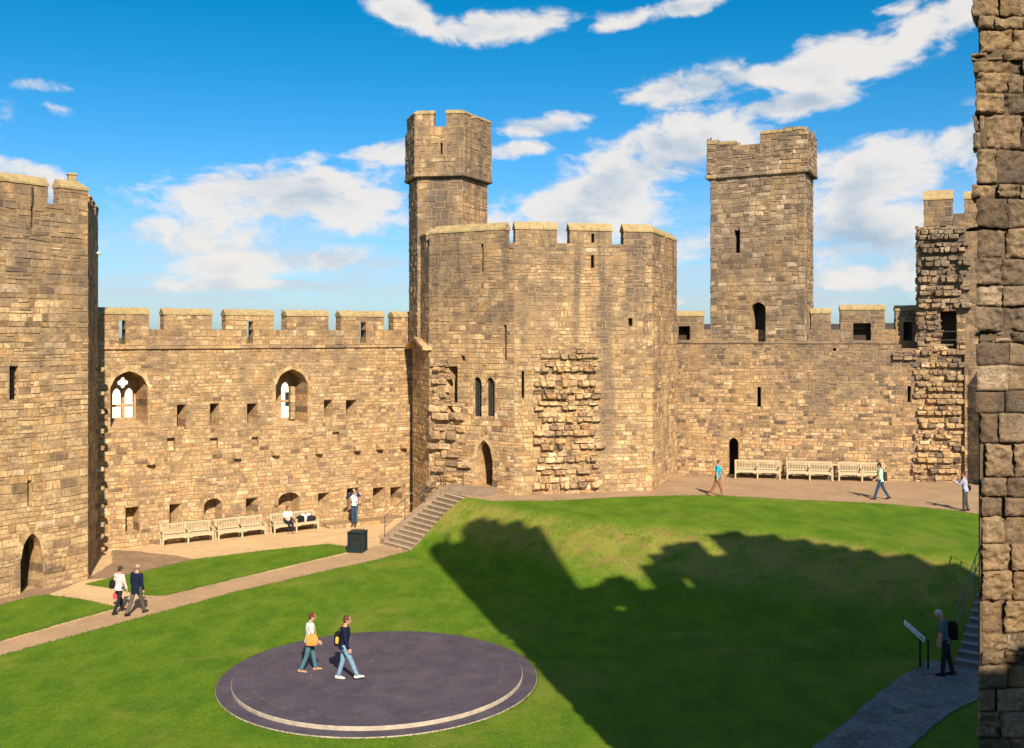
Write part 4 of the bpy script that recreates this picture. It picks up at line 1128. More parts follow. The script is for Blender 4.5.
# flight of steps on the left
bl, br, tl_, tr_ = Vector((-5.9, 47.85)), Vector((-4.6, 46.35)), Vector((-3.2, 50.1)), Vector((-2.1, 48.4))
ST = thing('stone_steps', 'wide flight of stone steps climbing from the gravel to the middle tower', 'steps', (-5.2, 47.1, 0))
N = 13; mb = MB(); nb = MB()
def wedge(mb, a, b, c, d, z0, z1, tone=None, mat=0):
    q = [(p.x, p.y, z0) for p in (a, b, c, d)]; t = [(p.x, p.y, z1) for p in (a, b, c, d)]; tone = tone or (R.random(), R.random(), .5)
    mb.quad(t, tone, mat)
    for i in range(4): mb.quad([q[i], q[(i + 1) % 4], t[(i + 1) % 4], t[i]], tone, mat)
for k in range(N):
    f0, f1 = k / N, (k + 1) / N
    a, b, c, d = bl.lerp(tl_, f0), br.lerp(tr_, f0), br.lerp(tr_, f1 + .02), bl.lerp(tl_, f1 + .02); zt = 2.1 * (k + 1) / N
    wedge(mb, a, b, c, d, -.1, zt)
    dirn = (tl_ - bl).normalized() * .075; out = dirn * .2
    wedge(nb, a - out, b - out, b + dirn, a + dirn, zt - .03, zt + .006)
mb.build('flight', STEPM, ST); nb.build('nosing', STEPN, ST)
mb = MB(); sd = (bl - br).normalized(); a0, a1 = bl + sd * .02, tl_ + sd * .02; b0, b1 = bl + sd * .34, tl_ + sd * .34
q = [(a0.x, a0.y, -.1), (b0.x, b0.y, -.1), (b1.x, b1.y, -.1), (a1.x, a1.y, -.1)]; t = [(a0.x, a0.y, .25), (b0.x, b0.y, .25), (b1.x, b1.y, 2.35), (a1.x, a1.y, 2.35)]
mb.quad(t)
for i in range(4): mb.quad([q[i], q[(i + 1) % 4], t[(i + 1) % 4], t[i]])
mb.build('stringer', STEPM, ST)
def hrail(name, label, p0, p1, z0, z1, n, rails=(1.0, .5), r=.025, mat=METAL, hpost=1.0):
    t = thing(name, label, 'handrail', (p0.x, p0.y, z0))
    for k in range(n):
        f = k / (n - 1); p = p0.lerp(p1, f); z = z0 + (z1 - z0) * f
        m = MB(); m.tube((p.x, p.y, z - .1), (p.x, p.y, z + hpost), r, 8); m.build('post', mat, t)
    for hr in rails:
        m = MB(); m.tube((p0.x, p0.y, z0 + hr), (p1.x, p1.y, z1 + hr), r, 8); m.build('rail', mat, t)
    return t
m0, m1 = bl + sd * .18, tl_ + sd * .18
hrail('handrail', 'thin grey metal handrail up the left edge of the wide stone steps', m0.lerp(m1, .04), m1, .3, 2.35, 4, mat=METAL, r=.019)
hrail('handrail', 'short grey rail at the head of the wide steps, below the torn masonry', m1 + Vector((.1, .15)), Vector((-2.35, 50.2)), 2.1, 2.1, 2, (.95,), mat=METAL, r=.019)
# retaining edge between landing and tower, and door steps
mb = MB(); masonry(mb, Facet((-4.35, 51.75), (-3.05, 50.0)), -.1, 2.14, ch=(.2, .3)); wedge(mb, Vector((-4.35, 51.75)), Vector((-3.05, 50.0)), Vector((-2.8, 50.2)), Vector((-4.1, 51.95)), -.1, 2.12)
tag(mb.build('retaining_wall', [ST_TAN, MORTAR], base=(-3.7, 50.9, 0)), 'short retaining wall holding up the landing at the head of the wide steps', 'retaining wall')
DS = thing('door_steps', 'two low stone steps in front of the pointed doorway of the middle tower', 'steps', F1.pt(3.0, 2.1, .5))
ua, ub = F1.uv(446, 488)[0], F1.uv(499, 488)[0]
for k, (dp, z1, e) in enumerate(((1.15, 2.24, 0), (.62, 2.40, .25))):
    mb = MB(); wedge(mb, *[Vector(F1.pt(u, 0, d)[:2]) for u, d in ((ua + e, dp), (ub - e, dp), (ub - e, -.05), (ua + e, -.05))], 1.9, z1); mb.build('step', STEPM, DS)

# steps on the right, in the shade
sb = Vector((12.55, 29.3)); sdir = Vector((.557, .83)); swid = Vector((.83, -.557)); RSn = 12
S2 = thing('stone_steps', 'shaded grey slate steps beside the rough near tower, climbing from the slate path', 'steps', (sb.x, sb.y, .35))
mb = MB(); nb = MB()
for k in range(RSn):
    a = sb + sdir * (.40 * k); b = a + swid * 2.6; c = b + sdir * .42; d = a + sdir * .42; zt = .38 + .145 * (k + 1)
    wedge(mb, a, b, c, d, -.1, zt); wedge(nb, a - sdir * .02, b - sdir * .02, b + sdir * .07, a + sdir * .07, zt - .03, zt + .006)
mb.build('flight', STEPD, S2); nb.build('nosing', STEPDN, S2)
h0 = sb - swid * .12 + sdir * .1; h1 = h0 + sdir * 5.4
hrail('handrail', 'pale green two-bar handrail climbing beside the shaded slate steps', h0, h1, .38, 2.1, 4, (1.15, .72), .016, METALG, 1.15)

# ================================================================== FURNITURE
def make_bench(L=2.36):
    t = thing('bench', '', 'bench', (0, 0, 0))
    for s in (-1, 0, 1):
        x = s * (L / 2 - .04)
        mb = MB(); mb.box((x, -.24, .31), .075, .075, .62, bev=.008); mb.build('leg', TEAK, t)
        mb = MB(); mb.box((x, .22, .22), .07, .075, .44, bev=.008); mb.box((x, .275, .67), .07, .06, .48, bev=.008); mb.build('leg', TEAK, t)
        mb = MB(); mb.box((x, .0, .64), .085, .62, .045, bev=.008); mb.build('armrest', TEAK, t)
    mb = MB()
    for k in range(6): mb.box((0, -.22 + k * .085, .425), L - .02, .068, .03, bev=.005)
    mb.box((0, -.245, .375), L - .08, .03, .075); mb.box((0, .2, .375), L - .08, .03, .075)
    for s in (-1, 1):            # curved apron under each half
        for side in (-1, 1):
            for k in range(4):
                mb.box((s * L / 4 + side * (L / 4 - .1 - k * .06), -.245, .325 + k * .008), .06, .028, .07 - k * .016)
    mb.build('seat', TEAK, t)
    mb = MB(); mb.box((0, .285, .91), L - .03, .05, .07, bev=.008); mb.box((0, .255, .5), L - .06, .04, .055)
    n = 28
    for k in range(n):
        x = -L / 2 + .1 + (L - .2) * k / (n - 1); mb.box((x, .27, .7), .044, .022, .37, bev=.003)
    mb.build('backrest', TEAK, t)
    return t
bench = make_bench()
first = [True]
def put_bench(p, z, rz, label, group):
    o = bench if first[0] else copy_tree(bench)
    first[0] = False
    o.location = (p[0], p[1], z); o.rotation_euler = (0, 0, rz); o['label'] = label; o['group'] = group
    return o
wl = math.atan2(FB.t.y, FB.t.x); nB = Vector((-math.sin(math.radians(31.5)), math.cos(math.radians(31.5))))
bpos = []
for (x0, y0, x1, y1), lb in zip(((163, 546.8, 213, 541.5), (218.2, 541.2, 265.4, 535.8), (272.5, 535.4, 319.5, 529.8)),
        ('empty slatted bench at the left end of the row below the traceried window', 'empty slatted bench between the leftmost one and the one with a sitter', 'slatted bench with a seated person and bags on it')):
    a, b = G(x0, y0), G(x1, y1); c = (a + b) / 2; c2 = Vector((c.x, c.y)) + nB * .26; bpos.append(c2)
    put_bench(c2, .0, math.atan2(b.y - a.y, b.x - a.x), lb, 'benches under the left wall')
wc = math.atan2(FC.t.y, FC.t.x)
for px, lb in ((757, 'empty wooden bench on the terrace, nearest the small dark doorway'), (808.5, 'empty wooden bench in the middle of the terrace row'), (860, 'empty wooden bench at the right end of the terrace row, next to the torn masonry')):
    u = FC.uv(px, 470)[0]; p = FC.pt(u, 0, .62); put_bench(p, 2.1, wc, lb, 'benches along the terrace wall')

BN = thing('litter_bin', 'square dark green litter bin at the foot of the wide stone steps', 'bin', (G(357.5, 551.5).x, G(357.5, 551.5).y, 0), rz=.0)
bx, by = BN.location[:2]; rz = math.radians(-12)
mb = MB(); mb.box((bx, by, .46), .58, .58, .8, rz, bev=.02)
for sx in (-1, 1):
    for sy in (-1, 1):
        mb.box((bx + (sx * .31) * math.cos(rz) - sy * .31 * math.sin(rz), by + sx * .31 * math.sin(rz) + sy * .31 * math.cos(rz), .45), .08, .08, .9, rz, bev=.01)
mb.build('body', BLACKP, BN)
mb = MB(); mb.box((bx, by, .90), .74, .74, .05, rz, bev=.012); mb.box((bx, by, .94), .52, .52, .05, rz, bev=.015); mb.build('lid', BLACKP, BN)
mb = MB(); mb.box((bx, by, .05), .69, .69, .1, rz, bev=.012); mb.build('plinth', BLACKP, BN)
mb = MB()
for k in (-1, 1): 
    p = Vector((bx, by, .62)) + Matrix.Rotation(rz, 3, 'Z') @ Vector((k * .0, -.297, 0)); mb.box(tuple(p), .36, .02, .14, rz)
mb.build('slot', VOID, BN)

# information sign
sg = G(923, 672, .3); SGN = thing('information_sign', 'slanted white information panel on two dark posts at the edge of the slate path', 'sign', (sg.x, sg.y, h(sg.x, sg.y)))
zb = h(sg.x, sg.y); ax = Vector((.62, -.78, 0)).normalized(); dn = Vector((.78, .62, 0))
for s in (-1, 1):
    mb = MB(); p = Vector((sg.x, sg.y, 0)) + ax * .12 * s + dn * .06; mb.box((p.x, p.y, zb + .43), .045, .04, .88, math.atan2(ax.y, ax.x)); mb.build('post', IRON, SGN)
# panel tilted towards the reader standing on the path (to the right)
def panel(mb, u0, u1, v0, v1, th0, th1):
    fx = Vector((.925 * .76, -.38 * .76, -.65)).normalized(); fy = Vector((.38, .925, 0)); nn = fx.cross(fy).normalized(); c = Vector((sg.x - .24, sg.y, zb + 1.10))
    P = lambda u, v, w: tuple(c + fx * u + fy * v + nn * w)
    q = [P(u0, v0, th0), P(u1, v0, th0), P(u1, v1, th0), P(u0, v1, th0)]; t = [P(u0, v0, th1), P(u1, v0, th1), P(u1, v1, th1), P(u0, v1, th1)]
    mb.quad(q); mb.quad(t)
    for i in range(4): mb.quad([q[i], q[(i + 1) % 4], t[(i + 1) % 4], t[i]])
mb = MB(); panel(mb, -.34, .34, -.22, .22, -.02, .02); pn = mb.build('panel', SIGNW, SGN)
mb = MB(); panel(mb, .15, .29, -.2, -.02, .021, .025); panel(mb, .15, .29, -.2, -.02, -.025, -.021); mb.build('emblem', SIGNB, pn)
mb = MB()
for k in range(8): panel(mb, -.30 + k * .055, -.28 + k * .055, -.2, .2 - .1 * (k % 3 == 2), .021, .024)
mb.build('print_lines', SIGNG, pn)

# ================================================================== PEOPLE
DG = None
def remesh(bm, vox, smooth=2):
    me = bpy.data.meshes.new('t'); bm.to_mesh(me); bm.free()
    o = bpy.data.objects.new('t', me); C.objects.link(o)
    r = o.modifiers.new('r', 'REMESH'); r.mode = 'VOXEL'; r.voxel_size = vox; r.use_smooth_shade = True
    s = o.modifiers.new('s', 'SMOOTH'); s.factor = .5; s.iterations = smooth
    bpy.context.view_layer.update()
    dg = bpy.context.evaluated_depsgraph_get(); new = bpy.data.meshes.new_from_object(o.evaluated_get(dg))
    bpy.data.objects.remove(o); bpy.data.meshes.remove(me)
    new.polygons.foreach_set('use_smooth', [True] * len(new.polygons))
    return new
def loft(bm, rings, n=16):
    """rings: (centre, x axis vector, y axis vector) ; closed ends"""
    prev = None; rr = []
    for c, a, b in rings:
        c = Vector(c); rr.append([bm.verts.new(c + Vector(a) * math.cos(2 * math.pi * k / n) + Vector(b) * math.sin(2 * math.pi * k / n)) for k in range(n)])
    for p, q in zip(rr, rr[1:]):
        for k in range(n): bm.faces.new((p[k], p[(k + 1) % n], q[(k + 1) % n], q[k]))
    bm.faces.new(list(reversed(rr[0]))); bm.faces.new(rr[-1])
def limb(bm, pts, n=12):
    """pts: list of (point, radius), tapered and rounded at both ends"""
    P = [Vector(p) for p, _ in pts]; rad = [r for _, r in pts]; rings = []
    ref = None
    for i, p in enumerate(P):
        d = (P[min(i + 1, len(P) - 1)] - P[max(i - 1, 0)]).normalized()
        if ref is None: ref = d.orthogonal().normalized()
        a = (ref - d * ref.dot(d)).normalized(); ref = a; b = d.cross(a)
        if i == 0:
            for k in (.95, .6): rings.append((p - d * rad[0] * k, a * rad[0] * math.sqrt(1 - k * k), b * rad[0] * math.sqrt(1 - k * k)))
        rings.append((p, a * rad[i], b * rad[i]))
        if i == len(P) - 1:
            for k in (.6, .95): rings.append((p + d * rad[i] * k, a * rad[i] * math.sqrt(1 - k * k), b * rad[i] * math.sqrt(1 - k * k)))
    loft(bm, rings, n)
def ball(bm, c, rx, ry, rz, rot=None):
    r = bmesh.ops.create_uvsphere(bm, u_segments=18, v_segments=12, radius=1)
    M = Matrix.Translation(c) @ (rot.to_4x4() if rot else Matrix.Identity(4)) @ Matrix.Diagonal((rx, ry, rz, 1))
    bmesh.ops.transform(bm, matrix=M, verts=r['verts']); return r['verts']
SKINM = {}
def cloth(c):
    k = 'cloth_%02x%02x%02x' % tuple(int(max(0, min(1, x)) * 255) for x in c)
    if k not in SKINM: SKINM[k] = plain(k, c, .88, spec=.15, var=.22, scale=9, bump=.8, bdist=.03)
    return SKINM[k]
SKIN = plain('skin', (.47, .27, .19), .6, var=.06)
SKINR = plain('ruddy_skin', (.50, .26, .18), .6, var=.06)
EYE_M = plain('eye_dark', (.02, .015, .012), .3, bump=0); LIP = plain('lip', (.36, .13, .11), .6, bump=0)

def person(label, loc, rz, H=1.74, legs=((18, 8), (-16, 14)), lean=3, arms=None, head=(0, 0), top=(.5, .5, .5), sleeve=1.0, hem=.0, trou=(.1, .1, .15), shoe=(.05, .04, .04),
           hair=(.08, .05, .03), bald=False, skin=None, coat=False, female=False, sit=False, vox=.011, group=None, jacket=None, hairlen=0.0, stripe=None):
    S = H / 1.75; skin = skin or SKIN
    root = thing('person', label, 'person', loc, group, rz)
    hipz = .94
    def leg(side, th, bend):
        x = side * .088; a = math.radians(th); b = math.radians(bend)
        hp = Vector((x, 0, hipz)); kn = hp + Vector((side * .012, math.sin(a), -math.cos(a))) * .445
        an = kn + Vector((0, math.sin(a - b), -math.cos(a - b))) * .42
        return hp, kn, an
    LG = [leg(-1, *legs[0]), leg(1, *legs[1])]
    pitch = [math.radians((t - b) * .35) for t, b in legs]
    low = min(an.z for _, _, an in LG) - .075
    up = Vector((0, 0, -low))
    if sit: up = Vector((0, 0, .50 - (hipz - .085)))
    LG = [[p + up for p in l] for l in LG]
    hz = hipz + up.z
    RL = Matrix.Rotation(math.radians(-lean), 3, 'X'); hc = Vector((0, 0, hz))
    U = lambda x, y, z: hc + RL @ Vector((x, y, z - hipz))
    sw = .185 if not female else .165
    SH = [U(-sw, 0, 1.425), U(sw, 0, 1.425)]
    arms = arms or (((-.12, .25, -1), (0, .35, -1)), ((.12, -.25, -1), (0, .1, -1)))
    AR = []
    for s, (d1, d2) in zip(SH, arms):
        e = s + Vector(d1).normalized() * .285; w = e + Vector(d2).normalized() * .25; AR.append((s, e, w, Vector(d2).normalized()))
    X, Y, Z = RL @ Vector((1, 0, 0)), RL @ Vector((0, 1, 0)), RL @ Vector((0, 0, 1))
    # ---- body: one continuous surface
    bm = bmesh.new()
    tors = [(.86, .13, .10, -.01), (.94, .155, .115, -.01), (1.05, .135, .10, 0), (1.14, .14, .10, .005), (1.28, .17, .115, .01), (1.38, .175, .105, 0), (1.44, .13, .085, -.01), (1.475, .07, .065, -.005)]
    if female: tors = [(z, rx * (1.02 if z < 1 else .9), ry * (1.1 if 1.2 < z < 1.35 else 1), y) for z, rx, ry, y in tors]
    loft(bm, [(U(0, y, z), X * rx, Y * ry) for z, rx, ry, y in tors])
    limb(bm, [(U(0, -.005, 1.44), .058), (U(0, .012, 1.53), .052)])
    hrot = Matrix.Rotation(math.radians(head[1]), 3, 'Z') @ Matrix.Rotation(math.radians(-lean * .5 - head[0]), 3, 'X')
    hcn = U(0, .015, 1.52) + hrot @ Vector((0, .015, .115))
    HP = lambda x, y, z: hcn + hrot @ Vector((x, y, z))
    ball(bm, HP(0, -.008, .022), .077, .096, .098, hrot); ball(bm, HP(0, .022, -.045), .058, .068, .072, hrot)
    limb(bm, [(HP(0, .088, .005), .010), (HP(0, .103, -.022), .015)])
    for s in (-1, 1): ball(bm, HP(s * .077, -.005, -.01), .012, .02, .032, hrot)
    for s, e, w, d in AR:
        limb(bm, [(s, .052), (s.lerp(e, .4), .047), (e, .038), (e.lerp(w, .3), .038), (w, .026)])
        side = Vector((0, 1, 0)) if abs(d.y) < .8 else Vector((0, 0, 1))
        lat = (side - d * side.dot(d)).normalized(); nn = d.cross(lat)
        inward = nn if nn.dot(hc - w) > 0 else -nn
        pc = w + d * .05
        loft(bm, [(w + d * q, lat * (.03 + .012 * (q > .02)), nn * .016) for q in (-.01, .03, .06, .09)], 10)
        for k, fl in enumerate((.068, .078, .074, .056)):
            b0 = w + d * .085 + lat * (.031 - k * .0205); kn = b0 + (d + inward * .22).normalized() * fl * .5; tp = kn + (d + inward * .75).normalized() * fl * .5
            limb(bm, [(b0, .0095), (kn, .009), (tp, .0075)], 8)
        t0 = w + d * .03 + lat * .034; t1 = t0 + (d * .7 + lat * .7 + inward * .2).normalized() * .035; limb(bm, [(t0, .013), (t1, .011), (t1 + (d + inward * .4).normalized() * .032, .009)], 8)
    for (hp, kn, an), pt in zip(LG, pitch):
        limb(bm, [(hp, .082), (hp.lerp(kn, .5), .068), (kn, .052), (kn.lerp(an, .35), .052), (an, .036)])
        f = Vector((0, math.cos(pt), math.sin(pt))); limb(bm, [(an - f * .05 + Vector((0, 0, -.045)), .032), (an + f * .08 + Vector((0, 0, -.05)), .032), (an + f * .16 + Vector((0, 0, -.055)), .022)])
    sc = Matrix.Diagonal((S, S, S, 1)); bmesh.ops.transform(bm, matrix=sc, verts=bm.verts)
    me = remesh(bm, vox, 1); me.name = 'body'; me.materials.append(skin)
    body = bpy.data.objects.new('body', me); C.objects.link(body); body.parent = root
    def piece(name, build, mat, v=.014, sm_=3):
        bm = bmesh.new(); build(bm); bmesh.ops.transform(bm, matrix=sc, verts=bm.verts); m = remesh(bm, v, sm_); m.name = name; m.materials.append(mat)
        o = bpy.data.objects.new(name, m); C.objects.link(o); o.parent = body; return o
    # ---- clothes
    def shirt(bm, grow=.022, z0=.90, slv=sleeve, open_=0):
        rs = [(z, rx + grow, ry + grow, y) for z, rx, ry, y in tors if z > z0 + .02 and z < 1.47]
        z0r = (z0, (rs[0][1] + (.02 if coat else .004)), rs[0][2] + .01, rs[0][3])
        loft(bm, [(U(0, y, z), X * rx, Y * ry) for z, rx, ry, y in [z0r] + rs + [(1.468, .078, .072, -.005)]])
        for s, e, w, d in AR:
            if slv <= .55:
                q = s.lerp(e, slv * 1.4); limb(bm, [(s, .064), (q, .062)])
            else: limb(bm, [(s, .066), (s.lerp(e, .5), .062), (e, .054), (e.lerp(w, .9), .045)])
    jk = jacket or top
    z0 = .90 - hem
    piece('top', lambda b: shirt(b, .024, z0), cloth(top))
    if jacket:
        def jack(bm):
            for s in (-1, 1):
                loft(bm, [(U(s * .075, -.03 + y, z), X * (rx * .62), Y * (ry + .035)) for z, rx, ry, y in [(.88, .16, .115, 0)] + [t for t in tors if .93 < t[0] < 1.45]])
            for s, e, w, d in AR: limb(bm, [(s, .070), (s.lerp(e, .5), .066), (e, .057), (e.lerp(w, .9), .047)])
        piece('jacket', jack, cloth(jacket))
    def trs(bm):
        loft(bm, [(hc + Vector((0, y, z)), Vector((rx, 0, 0)), Vector((0, ry, 0))) for z, rx, ry, y in ((-.10, .15, .118, -.01), (-.0, .168, .13, -.012), (.08, .155, .122, 0))])
        for (hp, kn, an) in LG: limb(bm, [(hp + Vector((0, 0, .02)), .093), (hp.lerp(kn, .5), .082), (kn, .069), (kn.lerp(an, .5), .064), (an.lerp(kn, .05), .058)])
    piece('trousers', trs, cloth(trou))
    for (hp, kn, an), pt in zip(LG, pitch):
        def sh(bm):
            f = Vector((0, math.cos(pt), math.sin(pt))); u = Vector((0, -math.sin(pt), math.cos(pt)))
            loft(bm, [(an - f * .085 - u * .03, Vector((.035, 0, 0)), u * .035), (an - f * .05 - u * .03, Vector((.043, 0, 0)), u * .05), (an + f * .06 - u * .038, Vector((.046, 0, 0)), u * .042), (an + f * .15 - u * .05, Vector((.045, 0, 0)), u * .028), (an + f * .19 - u * .056, Vector((.028, 0, 0)), u * .02)])
        piece('shoe', sh, cloth(shoe), .011, 2)
    def hr(bm):
        if bald:
            for s in (-1, 1): ball(bm, HP(s * .058, -.045, .0), .028, .055, .045, hrot)
            ball(bm, HP(0, -.078, .0), .07, .034, .05, hrot)
        else:
            ball(bm, HP(0, -.028, .044), .086, .094, .088, hrot)
            ball(bm, HP(0, -.05, -.01 - hairlen * .3), .08, .064, .075 + hairlen, hrot)
            for s in (-1, 1): ball(bm, HP(s * .058, .0, .035), .027, .06, .045 + hairlen * .5, hrot)
    piece('hair', hr, cloth(hair), .011, 2)
    for s in (-1, 1):
        bm = bmesh.new(); ball(bm, HP(s * .031, .082, .012), .012, .008, .008, hrot); bmesh.ops.transform(bm, matrix=sc, verts=bm.verts)
        m = bpy.data.meshes.new('eye'); bm.to_mesh(m); bm.free(); m.materials.append(EYE_M); o = bpy.data.objects.new('eye', m); C.objects.link(o); o.parent = body
    bm = bmesh.new(); ball(bm, HP(0, .083, -.06), .024, .008, .007, hrot); bmesh.ops.transform(bm, matrix=sc, verts=bm.verts)
    m = bpy.data.meshes.new('mouth'); bm.to_mesh(m); bm.free(); m.materials.append(LIP); o = bpy.data.objects.new('mouth', m); C.objects.link(o); o.parent = body
    Mw = Matrix.Translation(root.location) @ Matrix.Rotation(rz, 4, 'Z') @ sc
    return dict(root=root, hand=[Mw @ (w + d * .12) for s, e, w, d in AR], W=lambda x, y, z: Mw @ U(x, y, z), S=S)

def bag(name, label, cat, parts, loc):
    """a bag: list of (part name, builder(bm), material)"""
    t = thing(name, label, cat, loc); L = Vector(loc)
    for nm, bld, mat, v in parts:
        bm = bmesh.new(); bld(bm); bmesh.ops.translate(bm, vec=-L, verts=bm.verts); m = remesh(bm, v, 2); m.name = nm; m.materials.append(mat)
        o = bpy.data.objects.new(nm, m); C.objects.link(o); o.parent = t
    return t
def bagbody(c, d1, d2, hgt, bulge=.85):
    c, d1, d2 = Vector(c), Vector(d1), Vector(d2)
    def f(bm): loft(bm, [(c + Vector((0, 0, z * hgt)), d1 * k, d2 * k) for z, k in ((-.5, .8), (-.46, .95), (-.2, 1.05), (.2, .98), (.44, bulge), (.5, bulge * .8))], 18)
    return f
def strap(pts, r=.013):
    def f(bm): limb(bm, [(p, r) for p in pts], 8)
    return f
NAVY = (.008, .013, .04)
feet = lambda px, py: (lambda x, y: Vector((x, y, h(x, y))))(*unproj(px, py))
def unproj(px, py):
    k, m = (px - CXP) / F_PX, (py - HYP) / F_PX; D = 15.0
    while D < 70 and EYE - m * D > h(k * D, D): D += .02
    return k * D, D
rad = math.radians
# the couple on the left path, walking away
p = feet(119, 613); P1 = person('short-haired woman in a pale pink jacket and dark trousers walking away along the worn path', (p.x, p.y, .004), rad(-25), 1.66, ((20, 4), (-14, 18)), 3, (((-.15, -.1, -1), (-.05, .25, -1)), ((.2, .15, -1), (.1, .3, -1))), (6, 0), (.66, .50, .52), 1.0, .02, (.016, .018, .03), (.03, .025, .025), (.05, .035, .03), female=True)
c = P1['W'](-.24, -.05, 1.08)
bag('shoulder_bag', 'black shoulder bag at the left hip of the woman in pale pink', 'bag', [('bag', bagbody(c, (.13, .04, 0), (-.03, .07, 0), .30), cloth((.012, .012, .016)), .014), ('strap', strap([c + Vector((-.03, .0, .14)), P1['W'](-.20, -.06, 1.36), P1['W'](-.15, .0, 1.485), P1['W'](-.2, .1, 1.3), c + Vector((.04, .05, .14))]), cloth((.012, .012, .016)), .01)], tuple(c))
c = P1['hand'][0] - Vector((0, 0, .14))
bag('carrier_bag', 'small red carrier bag hanging from the hand of the woman in pale pink', 'bag', [('bag', bagbody(c, (.10, .05, 0), (-.02, .04, 0), .24), cloth((.62, .07, .09)), .012), ('handle', strap([c + Vector((-.03, 0, .1)), P1['hand'][0] + Vector((0, 0, -.01)), c + Vector((.03, 0, .1))], .008), cloth((.62, .07, .09)), .008)], tuple(c))
p = feet(136, 614.5); P2 = person('balding man in a long navy coat and grey trousers walking away along the worn path', (p.x, p.y, .004), rad(-22), 1.78, ((-16, 16), (22, 4)), 5, (((-.25, .1, -1), (-.05, .3, -1)), ((.28, -.2, -1), (.05, .25, -1))), (4, 0), NAVY, 1.0, .13, (.10, .09, .085), (.02, .018, .016), (.20, .15, .12), bald=True, skin=SKINR, coat=True)
# the couple on the dais, walking to the right
p = G(309.5, 671.5, DZ); P3 = person('woman with short auburn hair, white T-shirt and teal jeans walking across the round dais', (p.x, p.y, DZ), rad(-78), 1.68, ((14, 4), (-11, 12)), 3, (((-.1, -.15, -1), (0, .35, -1)), ((.12, .28, -1), (0, .8, -1))), (10, 0), (.62, .70, .72), .5, .0, (.06, .15, .19), (.40, .22, .14), (.11, .032, .018), female=True, vox=.010)
c = P3['W'](.235, .06, 1.02)
bag('shoulder_bag', 'orange-tan shoulder bag at the hip of the woman on the dais', 'bag', [('bag', bagbody(c, (.17, .03, 0), (-.01, .065, 0), .32, .75), cloth((.62, .27, .07)), .012), ('strap', strap([c + Vector((-.12, .0, .14)), P3['W'](.19, -.07, 1.36), P3['W'](.14, .0, 1.49), P3['W'](.19, .12, 1.34), c + Vector((.12, .0, .14))]), cloth((.62, .27, .07)), .01)], tuple(c))
c = P3['W'](0, -.135, .99)
p = G(344, 679.5, DZ); P4 = person('man in navy jacket, light blue jeans and white shoes crossing the round dais', (p.x, p.y, DZ), rad(-86), 1.79, ((-6, 10), (27, 5)), 4, (((-.12, -.2, -1), (0, .3, -1)), ((.12, .1, -1), (.02, .35, -1))), (8, 0), NAVY, 1.0, .03, (.17, .29, .42), (.72, .70, .66), (.085, .045, .03), skin=SKINR, vox=.010)
c = P4['W'](-.2, -.14, 1.06)
bag('shoulder_bag', 'black bag with a yellow pocket carried by the man on the dais', 'bag', [('bag', bagbody(c, (.16, .02, 0), (-.02, .09, 0), .40), cloth((.012, .012, .014)), .013), ('pocket', bagbody(c + Vector((-.045, -.07, -.02)), (.07, 0, 0), (0, .025, 0), .2), cloth((.65, .42, .05)), .01), ('strap', strap([c + Vector((-.06, 0, .19)), P4['W'](-.2, -.12, 1.38), P4['W'](-.14, -.01, 1.5), P4['W'](-.2, .13, 1.36), c + Vector((.09, .0, .19))]), cloth((.012, .012, .014)), .01)], tuple(c))
# standing by the left wall, taking a picture
p = G(354.5, 523.8, .2); P5 = person('man in white shirt and open navy jacket with arms raised, at the wall foot', (p.x, p.y, .2), rad(170), 1.80, ((3, 2), (-3, 2)), 0, (((-.55, .7, -.1), (.75, .35, .9)), ((.55, .6, -.55), (-.6, .25, .9))), (8, 0), (.75, .74, .72), 1.0, .0, (.03, .07, .15), (.03, .03, .035), (.06, .04, .03), jacket=(.02, .035, .11), vox=.012)
c = (P5['hand'][0] + P5['hand'][1]) / 2
mb = MB(); mb.box(tuple(c), .13, .07, .09, rad(170), bev=.012); cam_o = MB()
fwd = Vector((math.sin(rad(-170)) * 1, -math.cos(rad(10)), 0)).normalized()
ct = thing('camera', 'small black camera held up to the face of the man at the wall foot', 'camera', tuple(c)); mb.build('body', IRON, ct); cam_o.tube(tuple(c), tuple(c + fwd * .09), .035, 12); cam_o.build('lens', IRON, ct)
# on the bench
bb = bench.location; a, b = G(272.5, 535.4), G(319.5, 529.8); c = a.lerp(b, .36); c = Vector((c.x, c.y)) + nB * .30
P6 = person('person with dark red-brown hair and a striped white top sitting on the slatted seat', (c.x, c.y, 0), math.atan2(b.y - a.y, b.x - a.x) + math.pi, 1.62, ((84, 84), (80, 92)), -4, (((-.2, .35, -1), (.2, 1, -.1)), ((.2, .35, -1), (-.2, 1, -.1))), (25, 0), (.70, .62, .60), .5, -.02, (.02, .02, .04), (.45, .25, .2), (.09, .02, .018), female=True, sit=True, hairlen=.05, vox=.012)
rb = MB()
c2 = a.lerp(b, .63); c3 = a.lerp(b, .85)
c2 = Vector((c2.x, c2.y, .45)) + Vector((nB.x, nB.y, 0)) * .3; c3 = Vector((c3.x, c3.y, .45)) + Vector((nB.x, nB.y, 0)) * .3
dB = (b - a).normalized()
bag('rucksack', 'black rucksack lying on the slatted seat, next to the sitting person', 'bag', [('bag', bagbody(c2 + Vector((0, 0, .14)), dB * .24, Vector((nB.x, nB.y, 0)) * .14, .28), cloth((.014, .014, .018)), .014), ('strap', strap([c2 + Vector((-.1, 0, .26)), c2 + Vector((0, -.02, .33)), c2 + Vector((.1, 0, .26))], .014), cloth((.014, .014, .018)), .01)], tuple(c2))
